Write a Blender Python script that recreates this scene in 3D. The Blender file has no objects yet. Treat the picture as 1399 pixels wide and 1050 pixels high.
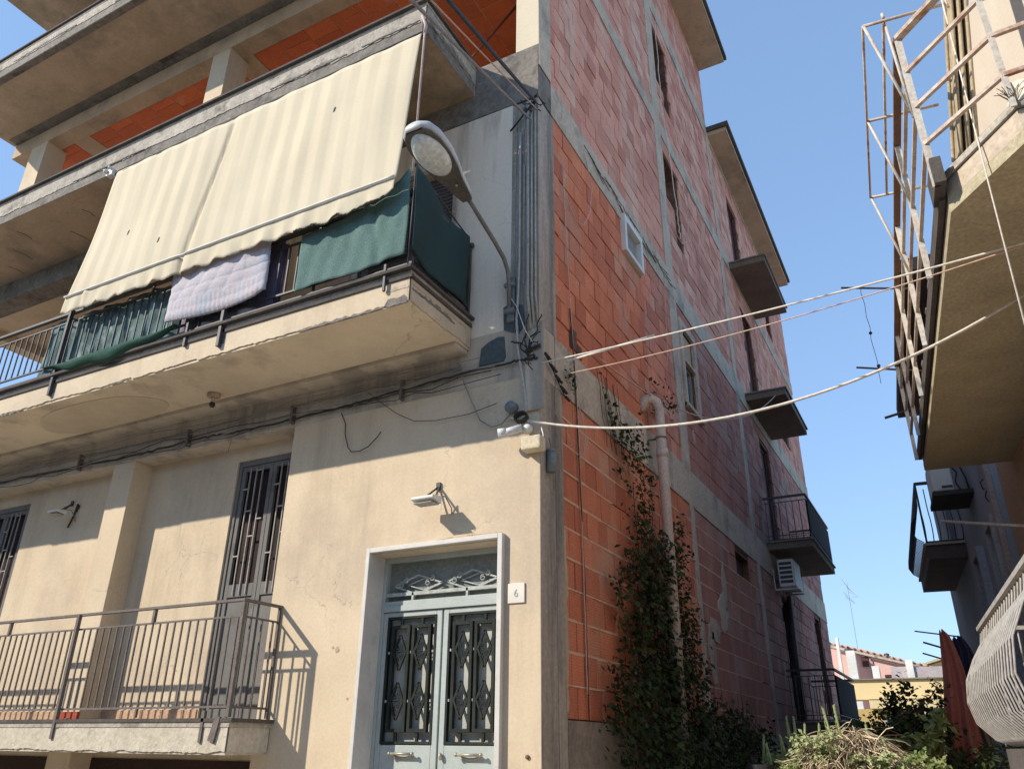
import bpy, bmesh, math, random
from mathutils import Vector, Matrix
random.seed(7)
R = math.radians
scene = bpy.context.scene
COL = scene.collection

# ------------------------------------------------------------------ materials
MATS = {}
def M(name, c1, c2=None, s=2.0, c3=None, s3=0.7, w3=.5, rough=.9, bump=.25, bs=35, streak=False, metal=0, spec=.3,
      trans=0, rnd=None, alpha=1, fine=.25, stain=0, crack=0, ribs=0):
    """procedural paint / plaster / concrete: two noise-mixed tones, a third tone in patches, fine grain, bump"""
    if name in MATS: return MATS[name]
    m = bpy.data.materials.new(name); m.use_nodes = True
    nt = m.node_tree; N = nt.nodes; L = nt.links; N.clear()
    out = N.new('ShaderNodeOutputMaterial'); b = N.new('ShaderNodeBsdfPrincipled')
    L.new(b.outputs[0], out.inputs[0])
    b.inputs['Roughness'].default_value = rough; b.inputs['Metallic'].default_value = metal
    b.inputs['Specular IOR Level'].default_value = spec
    tc = N.new('ShaderNodeTexCoord'); mp = N.new('ShaderNodeMapping'); L.new(tc.outputs['Object'], mp.inputs[0])
    if streak: mp.inputs['Scale'].default_value = (3, 3, .35)
    def noise(sc, det=6, src=None, ro=.6):
        n = N.new('ShaderNodeTexNoise'); n.inputs['Scale'].default_value = sc; n.inputs['Detail'].default_value = det
        n.inputs['Roughness'].default_value = ro; L.new((src or mp).outputs[0] if not src else src, n.inputs['Vector']); return n
    def ramp(src, a, bb):
        r = N.new('ShaderNodeMapRange'); r.inputs['From Min'].default_value = a; r.inputs['From Max'].default_value = bb
        L.new(src, r.inputs['Value']); return r.outputs[0]
    def mix(f, A, B, mode='MIX'):
        x = N.new('ShaderNodeMix'); x.data_type = 'RGBA'; x.blend_type = mode
        if isinstance(f, float): x.inputs[0].default_value = f
        else: L.new(f, x.inputs[0])
        for i, v in ((6, A), (7, B)):
            if isinstance(v, tuple): x.inputs[i].default_value = (*v, 1)
            else: L.new(v, x.inputs[i])
        return x.outputs[2]
    if c2 is None: c2 = tuple(v*.8 for v in c1)
    n1 = noise(s); col = mix(ramp(n1.outputs[0], .35, .65), c1, c2)
    if c3:
        n3 = noise(s3, 8, ro=.65); col = mix(ramp(n3.outputs[0], w3, w3+.12), col, c3)
    if rnd is not None:
        at = N.new('ShaderNodeAttribute'); at.attribute_name = 'rnd'
        col = mix(ramp(at.outputs['Fac'], 0, 1), col, rnd, 'MIX') if False else mix(at.outputs['Fac'], col, rnd)
    tco = tc.outputs['Object']
    if stain:   # grime that has run down the surface
        m2 = N.new('ShaderNodeMapping'); m2.inputs['Scale'].default_value = (3.2, 3.2, .30); L.new(tco, m2.inputs[0])
        q = noise(1.1, 9, src=m2.outputs[0], ro=.7); q2 = noise(.55, 5, src=tco)
        mm = N.new('ShaderNodeMath'); mm.operation = 'MULTIPLY'; L.new(ramp(q.outputs[0], .46, .74), mm.inputs[0]); L.new(ramp(q2.outputs[0], .38, .62), mm.inputs[1])
        ms2 = N.new('ShaderNodeMath'); ms2.operation = 'MULTIPLY'; ms2.inputs[1].default_value = stain; L.new(mm.outputs[0], ms2.inputs[0])
        col = mix(ms2.outputs[0], col, (c2[0]*.46+.012, c2[1]*.42+.008, c2[2]*.40+.006))
    if crack:
        vo = N.new('ShaderNodeTexVoronoi'); vo.feature = 'DISTANCE_TO_EDGE'; vo.inputs['Scale'].default_value = .9
        wn = noise(5, 6, src=tco); va = N.new('ShaderNodeVectorMath'); va.operation = 'MULTIPLY_ADD'; va.inputs[1].default_value = (.35,.35,.35); L.new(wn.outputs[1], va.inputs[0]); L.new(tco, va.inputs[2]); L.new(va.outputs[0], vo.inputs['Vector'])
        r_c = ramp(vo.outputs[0], .0045, .001); qn = noise(.8, 3, src=tco); mk = N.new('ShaderNodeMath'); mk.operation = 'MULTIPLY'; L.new(r_c, mk.inputs[0]); L.new(ramp(qn.outputs[0], .52, .58), mk.inputs[1])
        mk2 = N.new('ShaderNodeMath'); mk2.operation = 'MULTIPLY'; mk2.inputs[1].default_value = crack; L.new(mk.outputs[0], mk2.inputs[0])
        col = mix(mk2.outputs[0], col, tuple(v*.35 for v in c2))
    if ribs:
        sx_ = N.new('ShaderNodeSeparateXYZ'); L.new(tco, sx_.inputs[0]); m1 = N.new('ShaderNodeMath'); m1.operation = 'MULTIPLY'; m1.inputs[1].default_value = 2*math.pi/.024; L.new(sx_.outputs[2], m1.inputs[0])
        s1 = N.new('ShaderNodeMath'); s1.operation = 'SINE'; L.new(m1.outputs[0], s1.inputs[0]); r1 = N.new('ShaderNodeMapRange'); r1.inputs['From Min'].default_value = .3; r1.inputs['From Max'].default_value = 1; r1.inputs['To Min'].default_value = 0; r1.inputs['To Max'].default_value = ribs; L.new(s1.outputs[0], r1.inputs['Value'])
        col = mix(r1.outputs[0], col, tuple(v*.5 for v in c2))
    n2 = noise(bs, 4, src=tco)
    g = N.new('ShaderNodeMapRange'); g.inputs['To Min'].default_value = 1-fine; g.inputs['To Max'].default_value = 1+fine*.6
    g.inputs['From Min'].default_value = .3; g.inputs['From Max'].default_value = .7; L.new(n2.outputs[0], g.inputs['Value'])
    vm = N.new('ShaderNodeVectorMath'); vm.operation = 'SCALE'; L.new(col, vm.inputs[0]); L.new(g.outputs[0], vm.inputs['Scale'])
    L.new(vm.outputs[0], b.inputs['Base Color'])
    if bump:
        bp = N.new('ShaderNodeBump'); bp.inputs['Strength'].default_value = bump; bp.inputs['Distance'].default_value = .01
        L.new(n2.outputs[0], bp.inputs['Height']); L.new(bp.outputs[0], b.inputs['Normal'])
    if trans:
        tr = N.new('ShaderNodeBsdfTranslucent'); L.new(vm.outputs[0], tr.inputs[0]); ms = N.new('ShaderNodeMixShader')
        ms.inputs[0].default_value = trans; L.new(b.outputs[0], ms.inputs[1]); L.new(tr.outputs[0], ms.inputs[2]); L.new(ms.outputs[0], out.inputs[0])
    MATS[name] = m; return m

plaster = M('cream_plaster', (.66,.545,.395), (.60,.485,.34), s=1.1, c3=(.54,.44,.325), s3=.75, w3=.50, bump=.2, fine=.07, stain=.55, crack=.5)
plaster_b = M('soffit_plaster', (.76,.64,.47), (.66,.55,.40), s=1.1, c3=(.50,.42,.31), s3=1.3, w3=.54, bump=.2, fine=.05, stain=.3, crack=.7)
plaster_s = M('stained_plaster', (.60,.51,.40), (.52,.45,.36), s=1.2, c3=(.36,.31,.25), s3=.8, w3=.50, streak=True, bump=.3, fine=.08, stain=.5)
conc = M('grey_concrete', (.58,.48,.37), (.47,.395,.31), s=2.2, c3=(.31,.27,.225), s3=1.6, w3=.52, bump=.7, bs=22, fine=.22, stain=.5)
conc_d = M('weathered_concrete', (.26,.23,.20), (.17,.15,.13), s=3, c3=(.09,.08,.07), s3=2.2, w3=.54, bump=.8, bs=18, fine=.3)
conc_l = M('pale_concrete_edge', (.50,.45,.38), (.38,.34,.29), s=4, c3=(.17,.15,.13), s3=3, w3=.54, bump=.8, fine=.28, stain=.8)
conc_col = M('column_concrete', (.44,.385,.32), (.34,.30,.255), s=2, c3=(.21,.19,.165), s3=1.2, w3=.50, streak=True, bump=.8, bs=20, fine=.2, stain=.6)
conc_t = M('tan_concrete', (.56,.42,.29), (.45,.34,.235), s=1.3, c3=(.33,.27,.20), s3=1.0, w3=.52, bump=.4, bs=20, fine=.10, stain=.5, crack=.5)
dark_edge = M('black_membrane', (.075,.065,.058), (.11,.095,.085), s=5, bump=.4)
brick_o = M('orange_clay_block', (.76,.275,.145), (.66,.215,.11), s=2.2, c3=(.62,.34,.23), s3=1.0, w3=.50, bump=.5, bs=60, fine=.22, rnd=(.50,.155,.085), ribs=.30, stain=.45)
brick_m = M('salmon_clay_block', (.76,.30,.19), (.66,.24,.15), s=2.2, c3=(.62,.38,.29), s3=1.1, w3=.50, bump=.5, bs=60, fine=.2, rnd=(.46,.165,.105), ribs=.28, stain=.45)
brick_p = M('pink_clay_block', (.78,.40,.295), (.70,.32,.235), s=1.6, c3=(.74,.49,.38), s3=.8, w3=.48, bump=.5, bs=60, fine=.22, rnd=(.50,.21,.15), ribs=.22, stain=.5, streak=True)
brick_r = M('maroon_clay_block', (.54,.225,.165), (.45,.19,.14), s=1.6, c3=(.46,.30,.24), s3=1.0, w3=.48, bump=.4, bs=60, fine=.2, rnd=(.38,.15,.11), ribs=.2, stain=.5)
brick_d = M('dusky_clay_block', (.56,.26,.20), (.46,.21,.165), s=1.2, c3=(.34,.26,.22), s3=.8, w3=.48, bump=.4, bs=60, fine=.2, rnd=(.30,.12,.10), stain=.5)
brick_c = M('ceiling_clay_block', (0.728,0.195,0.078), (0.624,0.156,0.065), s=3, c3=(0.650,0.286,0.169), s3=2.4, w3=.60, bump=.3, fine=.14, rnd=(0.546,0.143,0.065))
mortar_l = M('light_mortar', (.74,.52,.38), (.60,.38,.26), s=8, bump=.5, bs=60)
mortar_d = M('dark_joint', (.10,.05,.035), (.20,.11,.075), s=6, bump=.5)
mortar_m = M('patchy_joint', (.16,.09,.065), (.30,.20,.16), s=3, bump=.5)
marble = M('white_marble', (.66,.635,.59), (.55,.53,.50), s=4, c3=(.44,.42,.39), s3=3, w3=.58, bump=.05, rough=.5, fine=.05, stain=.3)
doorgrey = M('grey_door_paint', (.43,.475,.455), (.38,.425,.405), s=3, bump=.08, rough=.55, fine=.06, stain=.25)
doordark = M('dark_door_iron', (.022,.026,.022), (.04,.044,.04), s=5, bump=.1, rough=.8, spec=.12, fine=.1)
doorglass = M('frosted_door_glass', (.50,.50,.45), (.42,.42,.38), s=4, bump=.2, bs=90, rough=.25, spec=.5, fine=.06)
scroll = M('pale_scroll_iron', (.46,.49,.46), (.30,.32,.30), s=9, bump=.1, rough=.5)
brass = M('worn_brass', (.50,.46,.36), (.34,.31,.24), s=8, rough=.4, metal=.4, bump=.1)
shutgrey = M('grey_shutter_paint', (.19,.182,.17), (.155,.148,.14), s=2, c3=(.11,.10,.09), s3=3, w3=.56, bump=.1, rough=.7, spec=.15, fine=.08, stain=.3)
shutdark = M('dark_glass', (.022,.014,.013), (.05,.026,.024), s=1.6, rough=.6, bump=0, spec=.1)
shutmaroon = M('maroon_shutter', (.11,.045,.04), (.07,.03,.03), s=6, rough=.6, bump=.2)
iron = M('dark_rail_iron', (.055,.055,.06), (.09,.08,.075), s=7, rough=.55, bump=.2)
iron_g = M('grey_brown_rail_iron', (.17,.14,.125), (.12,.10,.09), s=6, rough=.6, bump=.2)
iron_w = M('white_painted_iron', (.62,.60,.54), (.52,.46,.40), s=4, c3=(.30,.15,.09), s3=4, w3=.60, rough=.6, bump=.3)
iron_r = M('rust_iron', (.46,.32,.25), (.60,.53,.45), s=5, c3=(.30,.14,.08), s3=4, w3=.56, rough=.8, bump=.4)
rustpole = M('rusty_pole', (.33,.13,.06), (.24,.09,.045), s=6, rough=.85)
terracotta = M('terracotta_tile', (.52,.35,.24), (.46,.29,.19), s=4, rough=.7)
redtile = M('red_tile', (.40,.075,.03), (.34,.06,.03), s=6, rough=.5)
cable_b = M('black_cable', (.03,.028,.026), (.05,.045,.04), s=5, rough=.6, bump=0)
cable_g = M('grey_cable', (.28,.26,.24), (.22,.2,.19), s=5, rough=.6, bump=0)
cable_w = M('white_cable', (.74,.68,.60), (.66,.60,.52), s=3, rough=.6, bump=0)
cable_p = M('cream_flex', (.62,.42,.32), (.55,.38,.3), s=3, rough=.6, bump=0)
pvc = M('grey_beige_pvc', (.62,.52,.45), (.54,.45,.39), s=1.5, c3=(.36,.30,.25), s3=1.6, w3=.58, rough=.45, bump=.05)
white_pl = M('white_plastic', (.72,.71,.67), (.62,.61,.57), s=3, rough=.5, bump=.05, fine=.06)
grey_pl = M('grey_plastic', (.22,.24,.24), (.17,.19,.19), s=3, rough=.5, bump=.05)
blue_patch = M('blue_grey_repair_mortar', (.10,.13,.14), (.08,.10,.11), s=6, bump=.6)
leafd = M('dark_leaf', (.028,.042,.020), (.018,.028,.015), s=9, rough=.75, spec=.15, bump=0, trans=.18, rnd=(.075,.105,.03))
leafdry = M('brown_leaf', (.085,.05,.026), (.06,.036,.02), s=9, rough=.8, bump=0, trans=.15, rnd=(.16,.11,.05))
leafg = M('fresh_leaf', (.19,.27,.09), (.13,.21,.06), s=9, rough=.5, bump=0, trans=.35, rnd=(.36,.40,.16))
leafs = M('succulent_green', (.30,.37,.17), (.21,.29,.12), s=12, rough=.5, bump=.1, trans=.15, rnd=(.46,.48,.25))
straw = M('dry_straw', (.60,.50,.34), (.44,.35,.22), s=12, rough=.9, bump=0, rnd=(.70,.60,.42))
twig = M('grey_brown_twig', (.16,.11,.07), (.10,.07,.05), s=12, rough=.9, bump=0)

# ------------------------------------------------------------------ mesh builder
class MB:
    def __init__(s): s.v = []; s.f = []; s.r = []; s.sm = []
    def add(s, vs, fs, rnd=0., smooth=False):
        o = len(s.v); s.v += [Vector(v) for v in vs]
        for f in fs: s.f.append([i+o for i in f]); s.r.append(rnd); s.sm.append(smooth)
    def box(s, x0, x1, y0, y1, z0, z1, rnd=0., j=0.):
        if x0 > x1: x0, x1 = x1, x0
        if y0 > y1: y0, y1 = y1, y0
        if z0 > z1: z0, z1 = z1, z0
        vs = [(x, y, z) for x in (x0, x1) for y in (y0, y1) for z in (z0, z1)]
        s.add(vs, [(0,1,3,2),(4,6,7,5),(0,4,5,1),(2,3,7,6),(0,2,6,4),(1,5,7,3)], rnd)
        return s
    def tube(s, pts, r=.01, n=6, closed=False, rnd=0., r2=None):
        pts = [Vector(p) for p in pts]; m = len(pts); rings = []
        up = None
        for i, p in enumerate(pts):
            a = pts[i-1] if i else (pts[-1] if closed else p); b = pts[(i+1) % m] if (i < m-1 or closed) else p
            d = (b-a)
            if d.length < 1e-9: d = Vector((0,0,1))
            d.normalize()
            if up is None:
                up = d.orthogonal().normalized()
            up = (up - d*up.dot(d))
            if up.length < 1e-6: up = d.orthogonal()
            up.normalize(); w = d.cross(up)
            rr = r if r2 is None else r+(r2-r)*i/max(1, m-1)
            rings.append([p+(up*math.cos(2*math.pi*k/n)+w*math.sin(2*math.pi*k/n))*rr for k in range(n)])
        vs = [v for q in rings for v in q]; fs = []
        for i in range(m if closed else m-1):
            a = i*n; b = ((i+1) % m)*n
            fs += [(a+k, a+(k+1) % n, b+(k+1) % n, b+k) for k in range(n)]
        if not closed: fs += [tuple(range(n))[::-1], tuple((m-1)*n+k for k in range(n))]
        s.add(vs, fs, rnd, n > 4); return s
    def bar(s, a, b, w=.02, h=None):
        """square-section bar"""
        a, b = Vector(a), Vector(b); h = h or w; d = (b-a).normalized()
        ref = Vector((0,0,1)) if abs(d.z) < .9 else Vector((0,1,0))
        u = d.cross(ref).normalized()*w/2; v = u.cross(d).normalized()*h/2
        vs = [p+x for p in (a, b) for x in (u+v, u-v, -u-v, -u+v)]
        s.add(vs, [(0,1,2,3),(7,6,5,4),(0,4,5,1),(1,5,6,2),(2,6,7,3),(3,7,4,0)]); return s
    def prism(s, poly, axis, a, b):
        """polygon in the plane normal to axis, extruded a..b. poly coords are the two other axes in order"""
        def mk(p, t):
            return (t, p[0], p[1]) if axis == 0 else ((p[0], t, p[1]) if axis == 1 else (p[0], p[1], t))
        n = len(poly); vs = [mk(p, a) for p in poly]+[mk(p, b) for p in poly]
        s.add(vs, [tuple(range(n)), tuple(range(2*n-1, n-1, -1))]+[(i, (i+1) % n, n+(i+1) % n, n+i) for i in range(n)]); return s
    def grid(s, fn, nu, nv, thick=None, smooth=True, rnd=0.):
        vs = [fn(i/nu, j/nv) for j in range(nv+1) for i in range(nu+1)]
        fs = [(j*(nu+1)+i, j*(nu+1)+i+1, (j+1)*(nu+1)+i+1, (j+1)*(nu+1)+i) for j in range(nv) for i in range(nu)]
        s.add(vs, fs, rnd, smooth); return s
    def sphere(s, c, r, n=10, sc=(1,1,1)):
        c = Vector(c); vs = []; m = n//2
        for j in range(m+1):
            for i in range(n):
                th = math.pi*j/m; ph = 2*math.pi*i/n
                vs.append(c+Vector((r*sc[0]*math.sin(th)*math.cos(ph), r*sc[1]*math.sin(th)*math.sin(ph), r*sc[2]*math.cos(th))))
        s.add(vs, [(j*n+i, (j+1)*n+i, (j+1)*n+(i+1) % n, j*n+(i+1) % n) for j in range(m) for i in range(n)], 0, True); return s
    def leaf(s, p, d, n, L, W, rnd):
        d = d.normalized(); w = d.cross(n).normalized()*W*.5; nn = w.cross(d).normalized()
        s.add([p, p+d*L*.45+w+nn*L*.06, p+d*L, p+d*L*.45-w+nn*L*.06], [(0,1,2),(0,2,3)], rnd)
    def build(s, name, mat, parent=None, bevel=0, solid=0, xf=None):
        me = bpy.data.meshes.new(name)
        off = Vector((0,0,0))
        p = parent
        while p is not None: off += p.location; p = p.parent
        vs = [(xf @ v if xf else v)-off for v in s.v]
        me.from_pydata([tuple(v) for v in vs], [], s.f); me.materials.append(mat)
        at = me.attributes.new('rnd', 'FLOAT', 'FACE'); at.data.foreach_set('value', s.r)
        me.polygons.foreach_set('use_smooth', s.sm)
        bm = bmesh.new(); bm.from_mesh(me); bmesh.ops.recalc_face_normals(bm, faces=bm.faces)
        if solid: pass
        bm.to_mesh(me); bm.free(); me.update()
        o = bpy.data.objects.new(name, me); COL.objects.link(o)
        if parent: o.parent = parent
        if bevel:
            md = o.modifiers.new('bevel', 'BEVEL'); md.width = bevel; md.segments = 2; md.limit_method = 'ANGLE'
        if solid:
            md = o.modifiers.new('thickness', 'SOLIDIFY'); md.thickness = solid; md.offset = 0
        return o

def thing(name, label, cat, loc=(0,0,0), group=None):
    o = bpy.data.objects.new(name, None); COL.objects.link(o); o.location = loc; o.empty_display_size = .2
    o['label'] = label; o['category'] = cat
    if group: o['group'] = group
    return o
def tag(o, label, cat, group=None):
    o['label'] = label; o['category'] = cat
    if group: o['group'] = group
    return o
def struct(name, mb, mat):
    o = mb.build(name, mat); o['kind'] = 'structure'; return o

def wall_holes(mb, axis, t0, t1, a0, a1, z0, z1, holes):
    """box wall normal to axis (0: runs along Y, 1: runs along X), thickness t0..t1, with rectangular holes (a0,a1,z0,z1)"""
    As = sorted({a0, a1, *[h[0] for h in holes], *[h[1] for h in holes]}); As = [a for a in As if a0 <= a <= a1]
    for i in range(len(As)-1):
        m = (As[i]+As[i+1])/2; segs = [(z0, z1)]
        for h in holes:
            if h[0] < m < h[1]:
                ns = []
                for s in segs:
                    if h[2] >= s[1] or h[3] <= s[0]: ns.append(s); continue
                    if h[2] > s[0]: ns.append((s[0], h[2]))
                    if h[3] < s[1]: ns.append((h[3], s[1]))
                segs = ns
        for s in segs:
            if axis == 0: mb.box(t0, t1, As[i], As[i+1], *s)
            else: mb.box(As[i], As[i+1], t0, t1, *s)

def bricks(mb, a0, a1, b0, b1, bw, bh, fn, holes=(), gap=(.010,.010), off=.5, jit=.004, miss=0):
    """courses of blocks; fn(a,b,depth)->point. a = along the course, b = up"""
    k = 0; b = b0
    while b < b1-.02:
        h = min(bh, b1-b); a = a0-(off*bw if k % 2 else 0)-random.random()*.03
        while a < a1:
            w = bw*random.uniform(.94, 1.05)
            x0, x1 = max(a, a0), min(a+w-gap[0], a1); y0, y1 = b, b+h-gap[1]
            a += w; skip = False
            for H in holes:
                if x1 > H[0] and x0 < H[1] and y1 > H[2] and y0 < H[3]:
                    cy = (y0+y1)/2; cx = (x0+x1)/2
                    if H[2] < cy < H[3] and H[0] < cx < H[1]: skip = True
                    elif H[2] < cy < H[3]:
                        if cx <= H[0]: x1 = min(x1, H[0])
                        else: x0 = max(x0, H[1])
                    else:
                        if cy <= H[2]: y1 = min(y1, H[2])
                        else: y0 = max(y0, H[3])
            if skip or x1-x0 < .015 or y1-y0 < .015 or random.random() < miss: continue
            d = random.uniform(-jit, jit); t = [random.uniform(-.003, .003) for _ in range(8)]; e = .004
            pts = [fn(x0+t[0], y0+t[1], d-e), fn(x1+t[2], y0+t[3], d-e), fn(x1+t[4], y1+t[5], d-e), fn(x0+t[6], y1+t[7], d-e),
                   fn(x0+e, y0+e, d+random.uniform(-.0015,.0015)), fn(x1-e, y0+e, d+random.uniform(-.0015,.0015)), fn(x1-e, y1-e, d), fn(x0+e, y1-e, d),
                   fn(x0, y0, -.03), fn(x1, y0, -.03), fn(x1, y1, -.03), fn(x0, y1, -.03)]
            r = random.random()**1.6
            mb.add(pts, [(4,5,6,7),(0,1,5,4),(1,2,6,5),(2,3,7,6),(3,0,4,7),(8,9,1,0),(9,10,2,1),(10,11,3,2),(11,8,0,3)], r)
        b += h; k += 1

def ragged(mb, x0, x1, y0, y1, ztop, zbase, amp, step=.05, axis='x', fixed=.006):
    """thin broken-edged skin along a slab edge"""
    n = max(2, int(abs(x1-x0)/step)); z = zbase; top = []; bot = []; w = 0
    for i in range(n+1):
        t = x0+(x1-x0)*i/n; w = .8*w+random.uniform(-1, 1)*amp*.5
        if random.random() < .05: w = random.uniform(-1, 1)*amp*1.5
        bot.append((t, zbase+max(-amp, min(amp, w)))); top.append((t, ztop))
    for i in range(n):
        p = [bot[i], bot[i+1], top[i+1], top[i]]
        if axis == 'x': vs = [(q[0], yy, q[1]) for yy in (y0, y1) for q in p]
        else: vs = [(yy, q[0], q[1]) for yy in (y0, y1) for q in p]
        mb.add(vs, [(0,1,2,3),(7,6,5,4),(0,4,5,1),(2,6,7,3)])

# ================================================================== SETTING
g = MB(); g.box(-80, 80, -60, 160, -.3, 0); struct('ground', g, M('lane_asphalt', (.46,.41,.34), (.40,.36,.30), s=1, bump=.5))
pv = MB(); pv.box(0.02, 3.9, -12, 40, .004, .012); struct('lane', pv, M('lane_concrete', (.52,.47,.40), (.45,.41,.35), s=.8, c3=(.2,.19,.17), bump=.5))

# ================================================================== MAIN BUILDING
B = thing('apartment_building', 'tall unfinished building with cream plastered front and bare clay block side wall', 'building', (-5, 4, 0))
XL = -10.6
# ---- facade plaster
fw = MB()
wall_holes(fw, 1, 0, .30, -2.83, 0, 0, 4.6, [(-1.70, -.335, .55, 3.15)])
wall_holes(fw, 1, .25, .50, XL, -2.831, 0, 4.6, [(-3.85, -2.831, 1.8, 4.44), (-8.65, -7.58, 1.8, 4.44)])
fw.box(-5.65, -5.28, 0, .249, 0, 4.6)
fw.box(-9.2, -8.9, 0, .249, 0, 4.6)
fw.build('facade_wall', plaster, B)
bm_ = MB(); bm_.box(XL, 0, 0, .32, 4.602, 5.12); bm_.build('facade_beam', plaster_s, B)
uw = MB(); uw.box(-10.5, -2.95, .236, .2495, .02, 1.45); uw.build('under_balcony_shade', M('shade_brown', (.05,.025,.018), (.04,.02,.015), s=3), B)  # dark brown strip on the wall: shade under the lower balcony put into colour
uw = MB()
wall_holes(uw, 1, 0, .25, -3.6, -.30, 5.121, 7.85, [(-2.3, -1.0, 5.34, 7.3)])
uw.box(-3.6, -3.35, .251, 1.4, 5.121, 7.85)
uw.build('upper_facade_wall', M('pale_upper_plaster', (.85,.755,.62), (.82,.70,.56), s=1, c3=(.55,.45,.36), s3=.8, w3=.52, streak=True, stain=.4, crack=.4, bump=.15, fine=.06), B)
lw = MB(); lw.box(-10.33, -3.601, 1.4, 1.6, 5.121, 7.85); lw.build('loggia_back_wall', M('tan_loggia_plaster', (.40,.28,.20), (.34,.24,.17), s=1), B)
cl = MB(); cl.box(XL, -3.601, .301, 1.6, 7.85, 7.9); cl.box(XL, -10.33, .3, 4, 7.70, 7.849); cl.build('loggia_ceiling', plaster, B)
# corner column, rough
cc = MB(); cc.box(-.299, 0, .0, .37, 5.125, 7.83)
for x, w_ in ((-.292,.045), (-.22,.02), (-.165,.012), (-.125,.03)):
    z = 5.13
    while z < 7.75: h_ = random.uniform(.25,.7); cc.box(x+random.uniform(-.004,.004), x+w_+random.uniform(-.008,.012), -.004-random.random()*.010, -.0005, z, min(7.8, z+h_)-.004); z += h_
cc.build('corner_column', conc_col, B)
# plaster column capping round the lamp bracket and vertical plaster pipe casing
pc = MB(); pc.box(-.135, .055, -.03, .0, 4.25, 5.12); pc.build('corner_plaster_casing', plaster_s, B, bevel=.02)
# beams & side structure
sb = MB()
sb.box(-.25, .006, .33, 17.1, 4.60, 5.12)
sb.box(-.25, .006, .31, 17.1, 7.86, 8.3)
sb.box(-.25, .006, .31, 17.1, 11.17, 11.5)
sb.box(-.25, .006, .31, 17.1, 14.3, 14.7)
sb.build('side_beams', conc, B)
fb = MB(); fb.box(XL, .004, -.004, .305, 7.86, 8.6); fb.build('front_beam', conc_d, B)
for nm, y0, y1, zs in (('side_column', 4.42, 4.80, ((5.121,7.859),(8.301,11.169),(11.501,14.299))), ('side_column', 8.66, 8.95, ((5.121,7.859),(8.301,11.169),(11.501,14.299),)),
                      ('side_column', 4.60, 4.80, ((1.8,4.599),)), ('side_column', 8.7, 8.95, ((1.8,4.599),))):
    c_ = MB()
    for z0, z1 in zs: c_.box(-.25, .004, y0, y1, z0, z1)
    c_.build(nm, conc, B)
k_ = MB(); k_.box(.0008, .004, .002, .299, 0, 4.60); k_.box(-.28, .003, .31, .47, 0, 4.599); k_.build('corner_pier', conc_col, B)
k_ = MB(); k_.box(-.06, .003, .30, .309, 0, 4.59); k_.build('pier_joint', dark_edge, B)
rg = MB(); ragged(rg, 1.8, 4.5, .003, .012, .60, .49, .03, axis='x') if False else None
# ragged mortar beside the pier (vertical smear)
sm_ = MB(); z = 1.85
prev = .49
while z < 3.3:
    nx = .5+random.uniform(-.02, .03); sm_.add([(.004, .46, z), (.004, prev, z), (.004, nx, z+.07), (.004, .46, z+.07), (-.02, .46, z), (-.02, prev, z), (-.02, nx, z+.07), (-.02, .46, z+.07)], [(0,1,2,3),(1,5,6,2),(0,4,5,1),(3,2,6,7)]); prev = nx; z += .07
sm_.build('mortar_smear', conc_t, B)
base = MB(); base.box(-.25, .01, .471, 17.1, 0, 1.79); base.build('side_base', M('side_base_render', (.36,.29,.22), (.30,.25,.20), s=1.2, c3=(.22,.19,.16), s3=1.5, bump=.6), B)
# smears of mortar on the blockwork
def blob(mb, y, z, ry, rz, n=14, x=.008):
    vs = [(x, y+ry*math.cos(2*math.pi*i/n)*random.uniform(.6,1.1), z+rz*math.sin(2*math.pi*i/n)*random.uniform(.7,1.1)) for i in range(n)]
    vs2 = [(-.02, v[1], v[2]) for v in vs]
    mb.add(vs+vs2, [tuple(range(n))]+[(i, (i+1) % n, n+(i+1) % n, n+i) for i in range(n)])
for a_ in ((5.35,3.05,.35,.20),(5.9,3.35,.28,.30),(6.1,3.75,.13,.35),(5.1,2.7,.18,.4),(5.15,5.75,.05,.12)): bl = MB(); blob(bl, *a_); bl.build('mortar_patch', conc, B)

# openings in the side wall
holes = [(4.80,5.62,12.3,13.9),(4.80,5.66,9.25,10.85),(2.50,3.05,7.44,7.85),(4.95,5.55,6.2,7.5),
         (10.3,11.2,11.5,13.65),(10.4,11.3,8.3,10.65),(10.55,11.5,5.3,7.55),(13.9,14.6,11.85,12.6),(14.1,14.8,8.7,9.5),
         (7.1,8.1,4.12,4.5),(10.8,11.7,1.8,4.35),(14.9,15.75,2.3,4.5)]
back = MB()
wall_holes(back, 0, -.25, -.028, .47, 17.1, 1.79, 4.6, holes)
wall_holes(back, 0, -.25, -.028, .37, 17.1, 5.12, 7.86, holes)
wall_holes(back, 0, -.25, -.028, .31, 17.1, 8.6, 11.17, holes)
wall_holes(back, 0, -.25, -.028, 0.31, 17.1, 8.3, 8.6, holes)
wall_holes(back, 0, -.25, -.028, .31, 17.1, 11.5, 14.3, holes)
wall_holes(back, 0, -.25, -.028, 0, 8.82, 14.7, 16.4, holes)
back.build('side_wall_core', mortar_d, B)
sx = lambda a, b, d: (-.006+d, a, b)
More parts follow.
